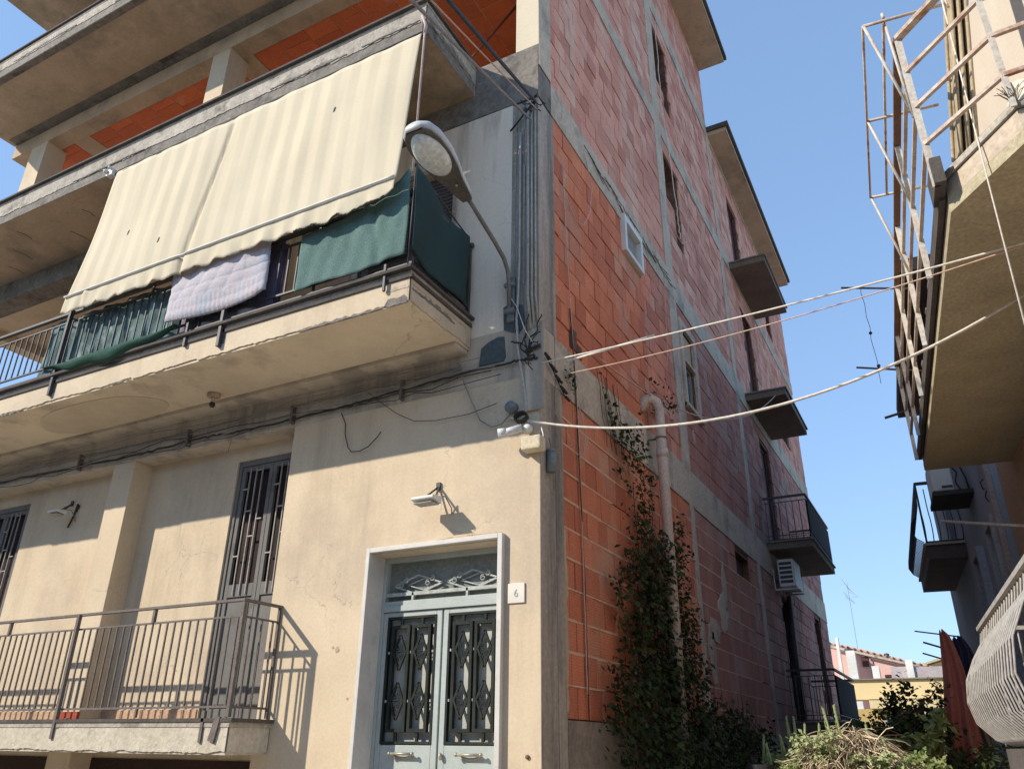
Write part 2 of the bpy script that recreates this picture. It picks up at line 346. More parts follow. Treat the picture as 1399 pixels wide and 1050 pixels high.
def panel(nm, mat, a0, a1, b0, b1, bw, bh, mort=None, **kw):
    mb = MB(); bricks(mb, a0, a1, b0, b1, bw, bh, sx, holes, **kw); mb.build(nm, mat, B)
    if mort:
        mm = MB(); b = b0+bh
        while b < b1-.03:
            y = a0
            while y < a1:
                y2 = min(a1, y+random.uniform(.2,.9))
                ok = not any(H[0] < y2 and H[1] > y and H[2] < b < H[3] for H in holes)
                if ok and random.random() < .9:
                    w = random.uniform(.005,.012); mm.add([(-.003,y,b-.008-w),(-.003,y2,b-.008-w+random.uniform(-.004,.004)),(-.002,y2,b-.003+w*.6),(-.002,y,b-.003+w*.6)], [(0,1,2,3)])
                y = y2
            b += bh
        mm.build('bed_mortar', mort, B)
panel('block_infill', brick_o, .47, 4.60, 1.80, 4.60, .275, .257, mort=mortar_l, jit=.006)
panel('block_infill', brick_r, 4.80, 8.70, 1.80, 4.60, .275, .257, mort=mortar_l)
panel('block_infill', brick_d, 8.95, 17.1, 1.80, 4.60, .30, .257, mort=None)
panel('block_infill', brick_o, .37, 3.2, 5.12, 7.86, .27, .25, jit=.007, gap=(.007,.013))
panel('block_infill', brick_m, 3.2, 4.42, 5.12, 7.86, .27, .25, jit=.005, gap=(.007,.012))
panel('block_infill', brick_r, 4.80, 8.66, 5.12, 7.86, .28, .25)
panel('block_infill', brick_d, 8.95, 17.1, 5.12, 7.86, .30, .25)
panel('block_infill', brick_p, .31, 4.42, 8.3, 11.17, .30, .235, jit=.006, gap=(.004,.013))
panel('block_infill', brick_p, 4.80, 8.66, 8.3, 11.17, .30, .235, jit=.006, gap=(.004,.013))
panel('block_infill', brick_p, 8.95, 17.1, 8.3, 11.17, .30, .25)
panel('block_infill', brick_p, .31, 4.42, 11.5, 14.3, .30, .235, jit=.006, gap=(.004,.013))
panel('block_infill', brick_p, 4.80, 8.66, 11.5, 14.3, .30, .235, jit=.006, gap=(.004,.013))
panel('block_infill', brick_p, 8.95, 17.1, 11.5, 14.3, .30, .25)
panel('block_infill', brick_p, .02, 8.82, 14.7, 16.4, .28, .25)
cs = MB(); cs.box(-.27, .01, .0, .30, 8.605, 11.165); cs.box(-.3, .01, 0, .3, 11.505, 14.29); cs.build('corner_column', M('cream_painted_column', (.66,.57,.42), (.60,.52,.39), s=2, c3=(.5,.44,.34), s3=2, w3=.6, bump=.15, fine=.06, stain=.5), B)
cs = MB(); cs.box(.0105, .016, .001, .299, 8.3, 14.2); cs.build('column_side_skin', conc, B)
# rear walls
rw = MB(); rw.box(-4.8, -.26, 16.9, 17.1, 0, 14.3); rw.box(-4.8, -4.6, 8.96, 16.89, 0, 14.3); rw.box(XL, XL+.2, 4.4, 8.9, 0, 14.3); rw.box(XL, -4.81, 8.8, 8.95, 0, 8.6); rw.box(XL, XL+.2, .51, 4.39, 0, 5.0); rw.build('rear_walls', mortar_m, B)
ib = MB()
for z0, z1 in ((8.61, 11.19), (11.51, 14.29)): ib.box(XL, -.26, 8.8, 8.95, z0, z1)
ib.box(-4.5, -.26, 3.0, 3.1, 11.51, 14.29); ib.box(XL, -.26, 8.7, 8.85, 14.71, 16.4)
ib.build('inner_partition', brick_m, B)
# floor slabs
fs_ = MB()
fs_.box(XL, -.255, .33, 8.79, 4.7, 5.0); fs_.box(XL, -.255, 1.61, 8.79, 7.95, 8.2)
fs_.box(XL, -.255, .31, 8.79, 8.45, 8.599)
for z in (4.8, 8.05): fs_.box(-4.59, -.255, 8.96, 16.89, z, z+.2)
fs_.build('floor_slabs', conc_t, B)
for z in (11.2, 14.4):
    s_ = MB(); s_.box(XL-.06, -.255, 0, 8.8, z+.02, z+.3); s_.box(-4.59, -.255, 8.96, 16.89, z+.02, z+.3)
    # flush concrete bands between clay panels
    s_.box(XL-.06, -.255, 0, .26, z, z+.0199); s_.box(XL-.06, XL+.35, .261, 8.8, z, z+.0199)
    for cx in (-9.05, -5.2): s_.box(cx-.2, cx+.2, .261, 8.8, z, z+.0199)
    s_.build('loggia_ceiling_slab', conc_t, B)
    for a, b in ((-10.25+.01, -9.26), (-8.84, -5.41), (-4.99, -.256)):
        cb = MB(); fn = lambda p, q, d, z=z: (q, p, z+.004-d)
        bricks(cb, .27, 5.6, a, b, .26, .5, fn, gap=(.006,.012), off=.35, jit=.003); cb.build('clay_ceiling', brick_c, B)
        bk = MB(); bk.box(a, b, .265, 8.79, z+.012, z+.0195); bk.build('ceiling_joints', mortar_l, B)
fbm = MB(); fbm.box(XL, -.28, -.003, .26, 11.19, 11.5); fbm.box(XL, -.3, -.003, .26, 14.39, 14.7); fbm.build('front_beam', conc_t, B)
for x0, x1 in ((-5.55, -5.18), (-10.05, -9.6)):
    c_ = MB(); c_.box(x0, x1, .0, .36, 8.605, 11.19); c_.build('loggia_column', plaster, B)
    c_ = MB(); c_.box(x0, x1, .0, .36, 11.72, 14.39); c_.build('loggia_column', conc_l, B)
# rust pole bracing
rp = MB(); rp.tube([(-1.9, .4, 8.62), (-.9, 1.3, 11.18)], .018); rp.build('rusty_prop', rustpole, B)

# ---- balconies on the front
def slab(name, x0, x1, y, z0, z1, soff, face, lip=.05, spall=.03, base=.02):
    e = thing_part(name)
    m = MB(); m.box(x0, x1, y, -.001, z0, z1-.07); m.build('soffit_slab', soff, e)
    m = MB(); m.box(x0-.0, x1+.02, y-.02, -.001, z1-.069, z1-.03); m.build('screed', conc_l, e)
    m = MB(); m.box(x0-.0, x1+.05, y-lip, -.001, z1-.029, z1); m.build('edge_membrane', dark_edge, e)
    m = MB(); ragged(m, x0, x1+.008, y-.014, y-.001, z1-.07, z0+base, spall, .025); m.build('edge_render', face, e)
    m = MB(); ragged(m, y, -.01, x1+.001, x1+.014, z1-.07, z0+base, spall, .025, axis='y'); m.build('end_render', face, e)
    return e
def thing_part(name):
    e = bpy.data.objects.new(name, None); COL.objects.link(e); e.parent = B; e.empty_display_size = .1; return e
b1 = slab('balcony', XL, -.74, -1.0, 5.0, 5.34, plaster_b, plaster, lip=.07, spall=.012)
m = MB(); m.box(XL, -.70, -1.03, -1.001, 5.235, 5.268); m.box(-.739, -.71, -1.0, -.01, 5.235, 5.268); m.build('groove', dark_edge, b1)
b2 = slab('balcony', XL-.2, -.79, -1.0, 8.2, 8.62, conc_t, conc_l, lip=.06, spall=.016, base=.15)
m = MB(); m.box(XL, -.785, -1.006, -1.0005, 8.203, 8.36); m.build('exposed_edge', conc_d, b2)
m = MB(); m.box(-.7895, -.784, -.999, -.03, 8.203, 8.36); m.build('exposed_end', conc_d, b2)
b3 = slab('balcony', XL-.1, -.79, -1.12, 11.5, 11.92, conc_t, conc_l, lip=.05, spall=.016, base=.17)
m = MB(); m.box(XL, -.785, -1.126, -1.1205, 11.503, 11.69); m.build('exposed_edge', conc_d, b3)
m = MB(); ragged(m, XL, -.79, -1.12, -1.02, 11.4995, 11.494, .001); m.build('drip_stain', conc_d, b3)
b4 = slab('balcony', XL-.2, -.79, -1.0, 14.4, 14.8, conc_t, conc_l)
def spall(x0, x1, yf, z, h, mat=None, axis='x', par=None):
    m = MB(); n = max(3, int(abs(x1-x0)/.03)); up = [z+random.uniform(.1, 1)*h*math.sin(math.pi*(i+.3)/(n+.6))**.4 for i in range(n+1)]; dn = [z-random.uniform(0, .012) for i in range(n+1)]
    xs = [x0+(x1-x0)*i/n for i in range(n+1)]; poly = [(xs[i], dn[i]) for i in range(n+1)]+[(xs[i], up[i]) for i in range(n, -1, -1)]
    for i in range(n):
        p = [(xs[i],dn[i]),(xs[i+1],dn[i+1]),(xs[i+1],up[i+1]),(xs[i],up[i])]
        vs = [((q[0], yy, q[1]) if axis == 'x' else (yy, q[0], q[1])) for yy in (yf, yf+(.008 if axis == 'x' else -.008)) for q in p]
        m.add(vs, [(0,1,2,3),(0,4,5,1),(3,2,6,7)])
    m.build('spalled_edge', mat or conc_d, par or b1)
spall(-1.95, -.95, -1.018, 5.005, .035); spall(-.98, -.745, -1.018, 5.005, .10); spall(-.98, -.74, -1.0175, 5.15, .06, conc)
spall(-.985, -.30, -.722, 5.14, .045, conc_d, 'y'); spall(-.98, -.1, -.722, 5.19, .03, conc, 'y'); spall(-6.9, -5.9, -1.018, 5.005, .025); spall(-4.6, -4.2, -1.018, 5.005, .02); spall(-8.2, -7.3, -1.018, 5.005, .03)
spall(-2.9, -1.8, -1.022, 8.37, .05, conc_d, 'x', b2); spall(-1.6, -.85, -1.022, 8.37, .03, conc_d, 'x', b2); spall(-6.4, -5.0, -1.022, 8.36, .03, conc_d, 'x', b2); spall(-.95, -.1, -.771, 8.36, .10, conc_d, 'y', b2)
spall(-9, -7.4, -1.14, 11.69, .05, conc_d, 'x', b3); spall(-6.5, -4.4, -1.14, 11.69, .04, conc_d, 'x', b3)
# dark weather line where soffit 3 meets the beam
m = MB(); m.box(XL, -.8, -.16, -.004, 11.485, 11.4995); m.build('soffit_stain_band', conc_d, B)
m = MB(); m.box(XL, -.0, -.10, -.001, 5.121, 5.20) if False else None
# timber cover strip under balcony 1
m = MB(); m.box(XL, -.755, -.22, -.001, 4.955, 4.999); m.build('soffit_moulding', plaster_s, B, bevel=.006)
for k, (x, l, y) in enumerate(((-8.4,.5,-.55),(-7.9,.35,-.8),(-7.2,.6,-.45),(-6.6,.3,-.7),(-8.9,.4,-.3))):
    m = MB(); m.tube([(x, y, 8.199), (x+.04, y+l*.3, 8.1985), (x+.02, y+l*.6, 8.199)], .006, 5); m.build('soffit_crack', conc_d, b2)
# water patch
m = MB(); pts = []
for i in range(28):
    t = 2*math.pi*i/28; pts.append((-5.35+1.0*math.cos(t)*(1+.05*math.sin(3*t)), -.52+.36*math.sin(t)*(1+.06*math.cos(2*t))))
m.prism(pts, 2, 4.9935, 4.9995); m.build('soffit_patch', M('damp_patch_plaster', (.62,.52,.38), (.54,.45,.325), s=3, bump=.1, fine=.05), B)

# ---- lower balcony
pale_slab = M('pale_pitted_concrete', (.58,.52,.42), (.50,.45,.36), s=4, c3=(.30,.27,.22), s3=9, w3=.62, bump=.8, bs=30, fine=.2)
lb = slab('balcony', XL, -2.66, -.47, 1.51, 1.79, pale_slab, pale_slab, lip=.03, spall=.012)
m = MB(); m.box(XL, -2.66, .001, .249, 1.51, 1.78); m.build('slab_return', pale_slab, lb)
for xa, xb in ((-7.55, -5.66), (-5.27, -3.87)):
    sk = MB(); sk.box(xa, xb, .242, .2495, 1.795, 1.90); x = xa
    while x < xb-.1: sk.box(x+.004, min(xb, x+.296), .238, .2415, 1.796, 1.897); x += .3
    sk.build('skirting_tiles', terracotta, B)
sk = MB(); sk.box(-5.64, -5.29, -.012, -.001, 1.795, 1.88); sk.build('pilaster_skirting', redtile, B)

# ---- railings
def railing_bars(mb, p0, p1, z0, z1, step, w=.014):
    p0, p1 = Vector(p0), Vector(p1); n = int((p1-p0).length/step)
    for i in range(n+1):
        p = p0+(p1-p0)*i/n; mb.bar((p.x, p.y, z0), (p.x, p.y, z1), w)
r_ = MB(); Y = -.455
r_.bar((XL, Y, 2.76), (-2.68, Y, 2.76), .045, .022); r_.bar((-2.70, Y-.02, 2.76), (-2.70, 0, 2.76), .045, .022)
r_.bar((XL, Y, 2.62), (-2.69, Y, 2.62), .016); r_.bar((-2.70, Y, 2.62), (-2.70, 0, 2.62), .016)
r_.bar((XL, Y, 1.88), (-2.69, Y, 1.88), .018); r_.bar((-2.70, Y, 1.88), (-2.70, 0, 1.88), .018)
railing_bars(r_, (XL+.05, Y, 0), (-2.75, Y, 0), 1.88, 2.62, .1)
railing_bars(r_, (-2.70, Y+.1, 0), (-2.70, -.08, 0), 1.88, 2.62, .11)
for x in (-4.93, -7.2, -9.4):
    r_.bar((x, Y-.03, 1.62), (x, Y-.03, 2.76), .035); r_.bar((x+.13, Y-.01, 1.55), (x+.13, Y-.01, 1.80), .03); r_.bar((x, Y-.03, 1.72), (x+.13, Y-.01, 1.72), .02)
r_.bar((-2.70, Y, 1.8), (-2.70, Y, 2.76), .035); r_.bar((-2.70, -.012, 1.8), (-2.70, -.012, 2.76), .025)
for x in (-6.1, -3.85): r_.bar((x, Y, 2.62), (x, Y, 2.76), .03); r_.bar((x, Y, 1.8), (x, Y, 1.88), .02)
r_.bar((-2.95, Y-.03, 1.60), (-2.95, Y-.03, 1.85), .03); r_.prism([(-2.85,1.62),(-2.80,1.80),(-2.74,1.80),(-2.78,1.60)], 1, Y-.05, Y-.03)
r_.build('railing', iron_g, lb)
r_ = MB(); Y = -.985; ZT = 6.17
r_.bar((XL, Y, ZT), (-.755, Y, ZT), .045, .03); r_.bar((-.755, Y, ZT), (-.755, -.02, ZT), .04, .03)
r_.bar((XL, Y, ZT-.12), (-.76, Y, ZT-.12), .018); r_.bar((-.755, Y, ZT-.12), (-.755, -.02, ZT-.12), .018)
r_.bar((XL, Y, 5.50), (-.755, Y, 5.50), .02); r_.bar((XL, Y-.01, 5.40), (-.755, Y-.01, 5.40), .016); r_.bar((-.755, Y, 5.46), (-.755, -.02, 5.46), .02); r_.bar((-.755, Y, 5.38), (-.755, -.02, 5.38), .026)
railing_bars(r_, (XL+.03, Y, 0), (-.80, Y, 0), 5.50, ZT-.12, .118)
railing_bars(r_, (-.755, Y+.12, 0), (-.755, -.1, 0), 5.46, ZT-.12, .12)
for x in (-5.55, -2.95, -8.2): r_.bar((x, Y-.05, 5.08), (x, Y-.05, ZT), .035, .045); r_.bar((x+.03, Y-.03, 5.12), (x+.03, Y-.03, 5.4), .03)
for x in (-7.4, -4.2, -3.35, -1.85): r_.bar((x, Y-.01, 5.36), (x, Y-.01, 5.50), .02); r_.bar((x, Y-.01, ZT-.12), (x, Y-.01, ZT), .02)
r_.bar((-.755, Y, 5.3), (-.755, Y, ZT), .035); r_.bar((-.98, Y-.06, 5.15), (-.98, Y-.06, 5.42), .022)
r_.bar((-.755, -.03, 5.34), (-.755, -.03, ZT), .03); r_.sphere((-.735, -.03, ZT), .03)
r_.bar((-3.45, Y-.05, 5.2), (-3.45, Y-.05, 5.50), .03); r_.bar((-3.45, Y-.05, 5.32), (-2.95, Y-.05, 5.32), .02)
r_.build('railing', iron, b1)

# ---- doors on the front
def french_door(x0, x1, y, z0, z1, name='balcony_door'):
    e = thing_part(name); f = MB(); w = (x1-x0)
    f.box(x0, x0+.05, y, y+.05, z0, z1); f.box(x1-.05, x1, y, y+.05, z0, z1); f.box(x0+.051, x1-.051, y, y+.05, z1-.06, z1)
    f.build('frame', shutgrey, e)
    gl = MB(); gl.box(x0+.05, x1-.05, y+.06, y+.07, z0, z1-.06); gl.build('glass', shutdark, e)
    for k in range(2):
        a = x0+.055+k*(w-.11)/2+.002; b = a+(w-.11)/2-.006; l = MB()
        l.box(a, a+.05, y+.012, y+.045, z0, z1-.065); l.box(b-.05, b, y+.012, y+.045, z0, z1-.065)
        zm = z0+1.16
        l.box(a+.051, b-.051, y+.012, y+.045, zm, zm+.13); l.box(a+.051, b-.051, y+.012, y+.045, z1-.12, z1-.066); l.box(a+.051, b-.051, y+.012, y+.045, z0, z0+.1)
        l.box(a+.09, b-.09, y+.02, y+.04, z0+.12, zm-.02); l.box(a+.0511, b-.0511, y+.028, y+.036, z0+.1, zm)
        l.build('leaf', shutgrey, e, bevel=.003)
        gr = MB(); n = 3
        for i in range(n):
            xx = a+.07+(b-a-.14)*(i+.75)/(n+.5); gr.bar((xx, y, zm+.02), (xx, y, z1-.1), .012)
        xs = [a+.06]+[a+.07+(b-a-.14)*(i+.75)/(n+.5) for i in range(n)]+[b-.06]
        for j, zz in enumerate((zm+.42, zm+.80, zm+1.15)):
            for i in range(len(xs)-1):
                if (i+j) % 2 == 0: gr.bar((xs[i], y, zz+.1*((i) % 3)), (xs[i+1], y, zz+.1*((i) % 3)), .014)
        gr.build('grille', M('pale_grille_paint', (.36,.34,.31), (.30,.28,.26), s=5, rough=.6), e)
    return e
french_door(-3.85, -2.835, .27, 1.80, 4.44)
french_door(-8.65, -7.58, .27, 1.80, 4.44)
e = thing_part('balcony_door'); m = MB(); m.box(-2.3, -1.0, .10, .14, 5.34, 7.3)
m.build('panel', M('dark_grey_roller', (.16,.15,.155), (.13,.12,.125), s=3), e)
m = MB()
for i in range(38): m.box(-2.26, -1.04, .085, .099, 5.36+i*.05, 5.40+i*.05)
m.build('slats', M('dark_grey_roller', (.16,.15,.155)), e)
m = MB(); m.box(-1.0, -.955, -.02, -.001, 5.34, 7.35); m.box(-2.3, -1.0, -.02, -.001, 7.3, 7.36); m.build('trim', conc_l, e)

# ---- entrance door
E_ = thing_part('entrance_door')
f = MB(); x0, x1, zt = -1.70, -.345, 3.15
f.box(x0-.015, x0+.024, -.05, .195, .55, zt+.05); f.box(x1-.022, x1+.022, -.05, .195, .55, zt+.05); f.box(x0+.0245, x1-.0225, -.05, .195, zt+.01, zt+.05)
f.build('marble_surround', marble, E_, bevel=.004)
spall_top = MB(); ragged(spall_top, -1.0, -.36, -.004, -.0005, 3.201, 3.222, .012, .02); spall_top.build('mortar_fillet', conc_t, E_)
f = MB(); dl, dr = -1.675, -.372; Yd = .19
f.box(dl, dl+.03, Yd-.005, .26, .6, 3.15); f.box(dr-.03, dr, Yd-.005, .26, .6, 3.15)
f.box(dl+.031, dr-.031, Yd-.02, .25, 2.67, 2.72); f.box(dl+.031, dr-.031, Yd-.008, .25, 2.721, 2.76)
f.box(dl+.031, dr-.031, Yd-.005, .25, 3.11, 3.15)
f.build('door_frame', doorgrey, E_, bevel=.003)
gl = MB(); gl.box(dl+.031, dr-.031, Yd+.06, Yd+.066, 2.76, 3.11); gl.build('transom_glass', M('transom_glass', (.24,.26,.24), (.20,.22,.20), s=4, rough=.3), E_)
def diamond(mb, cx, cz, w, h, y, r=.007, horiz=False):
    P = [(cx, y, cz+h/2), (cx+w/2, y, cz), (cx, y, cz-h/2), (cx-w/2, y, cz)]
    for i in range(4): mb.bar(P[i], P[(i+1) % 4], r*2)
def curl(mb, cx, cz, r, y, t=.005):
    for k in (-1, 1):
        pts = []
        for i in range(15):
            a = i/14*2*math.pi*1.3; q = r*(.35+.65*i/14)
            pts.append((cx+k*(.5*r)+k*q*math.cos(a)*.6, y, cz+q*math.sin(a)*.6+k*r*.4))
        mb.tube(pts, t, 5)
tg = MB()
for cx in (-1.31, -.75):
    diamond(tg, cx, 2.895, .50, .17, Yd+.02, .007); diamond(tg, cx+.05, 2.90, .34, .10, Yd+.04, .005)
    for dx in (-.15, .13): curl(tg, cx+dx, 2.92, .045, Yd+.01)
    tg.box(cx-.055, cx-.035, Yd+.005, Yd+.04, 2.762, 2.83)
tg.bar((dl+.03, Yd+.02, 2.82), (dr-.03, Yd+.02, 2.82), .03)
tg.build('transom_grille', scroll, E_)
for k in range(2):
    a = -1.643 if k == 0 else -1.012; b = -1.03 if k == 0 else -.404
    l = MB(); y0, y1 = Yd, Yd+.045
    l.box(a, a+.055, y0, y1, .6, 2.665); l.box(b-.055, b, y0, y1, .6, 2.665)
    l.box(a+.056, b-.056, y0, y1, 2.62, 2.665); l.box(a+.056, b-.056, y0, y1, 1.40, 1.60); l.box(a+.056, b-.056, y0, y1, .6, .75)
    l.box(a+.056, b-.056, y0+.02, y1-.005, .751, 1.399)
    lf = l.build('door_leaf', doorgrey, E_, bevel=.004)
    gl = MB(); gl.box(a+.056, b-.056, y1+.004, y1+.010, 1.6, 2.62); gl.build('glass_panel', doorglass, E_)
    dk = MB()
    A, Bx, z0, z1 = a+.05, b-.05, 1.605, 2.625
    for q in ((A, A+.022, z0, z1), (Bx-.022, Bx, z0, z1)): dk.box(q[0], q[1], y0-.006, y0+.03, q[2], q[3])
    dk.box(A+.0221, Bx-.0221, y0-.006, y0+.03, z1-.022, z1); dk.box(A+.0221, Bx-.0221, y0-.006, y0+.03, z0, z0+.022)
    W = Bx-A
    for cx in (A+W*.29, A+W*.71):
        hw = .083
        for s in (-1, 1): dk.box(cx+s*hw-.014, cx+s*hw+.014, y0-.012, y0+.028, z0+.09, z1-.075)
        dk.box(cx-hw+.0141, cx+hw-.0141, y0-.012, y0+.028, z1-.103, z1-.075); dk.box(cx-hw+.0141, cx+hw-.0141, y0-.012, y0+.028, z0+.09, z0+.118)
        dk.box(cx-.012, cx+.012, y0-.004, y0+.02, z1-.0745, z1-.0225); dk.box(cx-.012, cx+.012, y0-.004, y0+.02, z0+.0225, z0+.0895)
    dk.build('iron_panel', doordark, E_, bevel=.002)
    lt = MB()
    for zz in (z1-.30, z0+.33):
        lt.box(A+.023, A+W*.29-.11, y0-.002, y0+.016, zz-.01, zz+.01); lt.box(A+W*.29+.111, A+W*.71-.111, y0-.002, y0+.016, zz-.01, zz+.01); lt.box(A+W*.71+.111, Bx-.023, y0-.002, y0+.016, zz-.01, zz+.01)
    lt.build('link_bars', scroll, E_)
    for cx in (A+W*.29, A+W*.71):
        for zz in (z1-.30, z0+.33):
            dm = MB()
            diamond(dm, cx, zz, .125, .29, y0-.006, .0085)
            curl(dm, cx, zz+.045, .035, y0-.012, .005); curl(dm, cx, zz-.05, .035, y0-.012, .005)
            dm.bar((cx-.055, y0, zz), (cx+.055, y0, zz), .006)
            dm.build('diamond_scroll', doordark, E_)
    h = MB(); hx = a+.30 if k == 0 else a+.31; hz = 1.535
    h.tube([(hx-.11, y0-.045, hz), (hx+.11, y0-.045, hz)], .011, 8)
    for s in (-1, 1):
        h.tube([(hx+s*.085, y0-.045, hz), (hx+s*.085, y0+.002, hz-.01)], .009, 8); h.sphere((hx+s*.112, y0-.045, hz), .017, 8)
    h.tube([(hx-.08, y0-.005, hz-.012), (hx-.03, y0-.005, hz-.03), (hx+.03, y0-.005, hz-.03), (hx+.08, y0-.005, hz-.012)], .012, 6)
    h.build('handle', brass, E_)
h = MB(); h.sphere((-.975, Yd-.02, 1.52), .022, 10, (.7,1,1.3)); h.build('lock_knob', brass, E_)
# step below the door
m = MB(); m.box(-1.9, -.2, -.55, -.001, 0, .3); m.box(-1.8, -.25, -.28, -.001, .301, .54); m.build('door_steps', marble, B)

# ---- side wall windows / doors
def win(name, y0, y1, z0, z1, mat, depth=.14, frame=None):
    e = thing_part(name); m = MB(); m.box(-.25, -depth, y0+.04, y1-.04, z0+.04, z1-.04)
    m.build('pane', mat, e)
    if frame:
        f = MB(); d = -depth+.01
        for q in ((y0, y0+.04, z0, z1), (y1-.04, y1, z0, z1), (y0+.041, y1-.041, z0, z0+.04), (y0+.041, y1-.041, z1-.04, z1)): f.box(-.24, d+.02, *q)
        f.box(-.2, d+.01, (y0+y1)/2-.015, (y0+y1)/2+.015, z0+.041, z1-.041)
        f.build('frame', frame, e)
    return e
tealglass = M('teal_window_glass', (.06,.12,.13), (.10,.17,.18), s=1.5, rough=.12, bump=0, spec=.6)
greyframe = M('grey_window_frame', (.30,.31,.30))
e = win('side_window', 4.99, 5.51, 6.23, 6.93, tealglass, .08, greyframe)
m = MB(); m.box(-.2, -.03, 4.96, 5.54, 6.97, 7.47); m.build('lintel_panel', conc_t, e)
m = MB(); m.box(-.02, .03, 4.82, 4.949, 6.12, 7.62); m.box(-.02, .03, 5.551, 5.68, 6.12, 7.62); m.box(-.02, .03, 4.95, 5.55, 7.501, 7.62); m.box(-.02, .03, 4.95, 5.55, 6.93, 6.97); m.build('surround', conc, e)
m = MB(); m.box(-.02, .06, 4.82, 5.72, 6.13, 6.19); m.build('sill', conc, e)
for z0, z1, mt in ((11.52,13.63,shutmaroon),(8.32,10.63,shutmaroon),(5.32,7.53,shutmaroon)):
    yy = 10.3 if z0 > 11 else (10.4 if z0 > 8 else 10.55)
    e = win('rear_door', yy, yy+.93, z0, z1, mt, .12, shutmaroon)
win('rear_window', 13.92, 14.58, 11.87, 12.58, shutdark, .15, shutmaroon); win('rear_window', 14.12, 14.78, 8.72, 9.48, shutdark, .15, shutmaroon)
win('rear_door', 10.82, 11.68, 1.8, 4.33, shutdark, .15, iron); win('rear_door', 14.92, 15.73, 2.3, 4.48, shutmaroon, .12, shutmaroon)
win('vent_opening', 7.12, 8.08, 4.13, 4.49, M('dark_brown_board', (.09,.045,.03)), .12)
# block up lower half of the openings in the shell with broken blockwork
for q in ((4.80, 5.62, 12.3, 12.9), (5.2, 5.66, 9.25, 10.2)): m = MB(); bricks(m, *q, .28, .13, lambda a, b, d: (-.10+d, a, b)); m.build('block_upstand', brick_p, B)
# white vent frame
e = thing_part('vent_window'); m = MB()
for q in ((2.43,2.50,7.38,7.95),(3.05,3.12,7.38,7.95),(2.501,3.049,7.38,7.44),(2.501,3.049,7.855,7.95)): m.box(-.05, .06, *q)
m.build('frame', white_pl, e, bevel=.004)
m = MB(); m.box(-.22, -.02, 2.52, 3.03, 7.45, 7.84); m.build('pane', M('grey_vent_pane', (.30,.31,.30), (.25,.26,.26)), e)
# putlog holes
m = MB(); m.box(-.02, .0022, .70, .86, 5.20, 5.42); m.box(-.02, .0022, .87, .98, 5.16, 5.30); m.build('putlog_hole', mortar_d, B)

# ---- eaves and rear balconies
ev = thing_part('roof'); m = MB(); m.box(XL-.3, .60, -.6, 8.82, 16.401, 16.5); m.build('roof_slab', conc_t, ev)
m = MB(); m.box(XL-.3, .66, -.6, 8.88, 16.501, 16.62); m.build('roof_edge', dark_edge, ev)
m = MB(); m.box(-4.9, .44, 8.83, 16.3, 14.40, 14.5); m.build('roof_slab', conc_t, ev)
m = MB(); m.box(-4.95, .50, 8.78, 16.35, 14.501, 14.62); m.build('roof_edge', dark_edge, ev)
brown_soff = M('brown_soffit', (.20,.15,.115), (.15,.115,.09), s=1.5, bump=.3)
def side_balc(y0, y1, x, z, rail):
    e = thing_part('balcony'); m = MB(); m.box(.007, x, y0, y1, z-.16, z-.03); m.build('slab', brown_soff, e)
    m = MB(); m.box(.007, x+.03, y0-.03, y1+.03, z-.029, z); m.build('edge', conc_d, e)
    if rail:
        r = MB(); zt = z+.85; X = x-.02; a, b = y0+.02, y1-.02
        for zz, w in ((zt, .04), (zt-.1, .015), (z+.1, .015), (z+.02, .02)):
            r.bar((.02, a, zz), (X, a, zz), w); r.bar((X, a, zz), (X, b, zz), w); r.bar((X, b, zz), (.02, b, zz), w)
        for p, q in (((.05, a), (X, a)), ((X, a), (X, b)), ((.05, b), (X, b))):
            railing_bars(r, (*p, 0), (*q, 0), z+.02, zt-.1, .11, .014)
        r.build('railing', iron, e)
        c = MB(); c.box(X+.012, X+.02, a+.05, b-.1, z+.12, zt-.1); c.build('screen_sheet', M('dark_screen', (.03,.03,.035)), e)
    return e
side_balc(9.55, 12.1, .76, 11.37, False); side_balc(9.55, 12.1, .79, 8.2, False)
side_balc(9.95, 12.9, .83, 5.23, True); side_balc(10.1, 12.9, .86, 2.05, True)

# ================================================================== THINGS ON THE MAIN BUILDING
# awning
def awn(u, v):
    x = -5.42+4.62*u-.12*v*(1-2*u*.2)
    q = math.sin(math.pi*min(1, v*1.02))
    y = -1.035-.11*v+(.0035*math.sin(u*95)+.012*math.sin(u*11+1.5)+.012*math.sin(u*5+v*2)+.006*math.sin(u*31+v*3.5))*q+.006*math.sin(u*47)*(1-v)*.6
    pl = math.exp(-((u-.44+.03*v)/.0065)**2)*.085*(v**.4)*(1-.6*v); y += pl
    z = 8.14-1.88*v+.012*(1-v)*math.sin(u*19)*math.sin(u*57)
    return (x, y, z)
awf = M('awning_canvas', (.82,.725,.545), (.76,.665,.49), s=.8, rough=.85, bump=.15, bs=60, trans=.25, fine=.04)
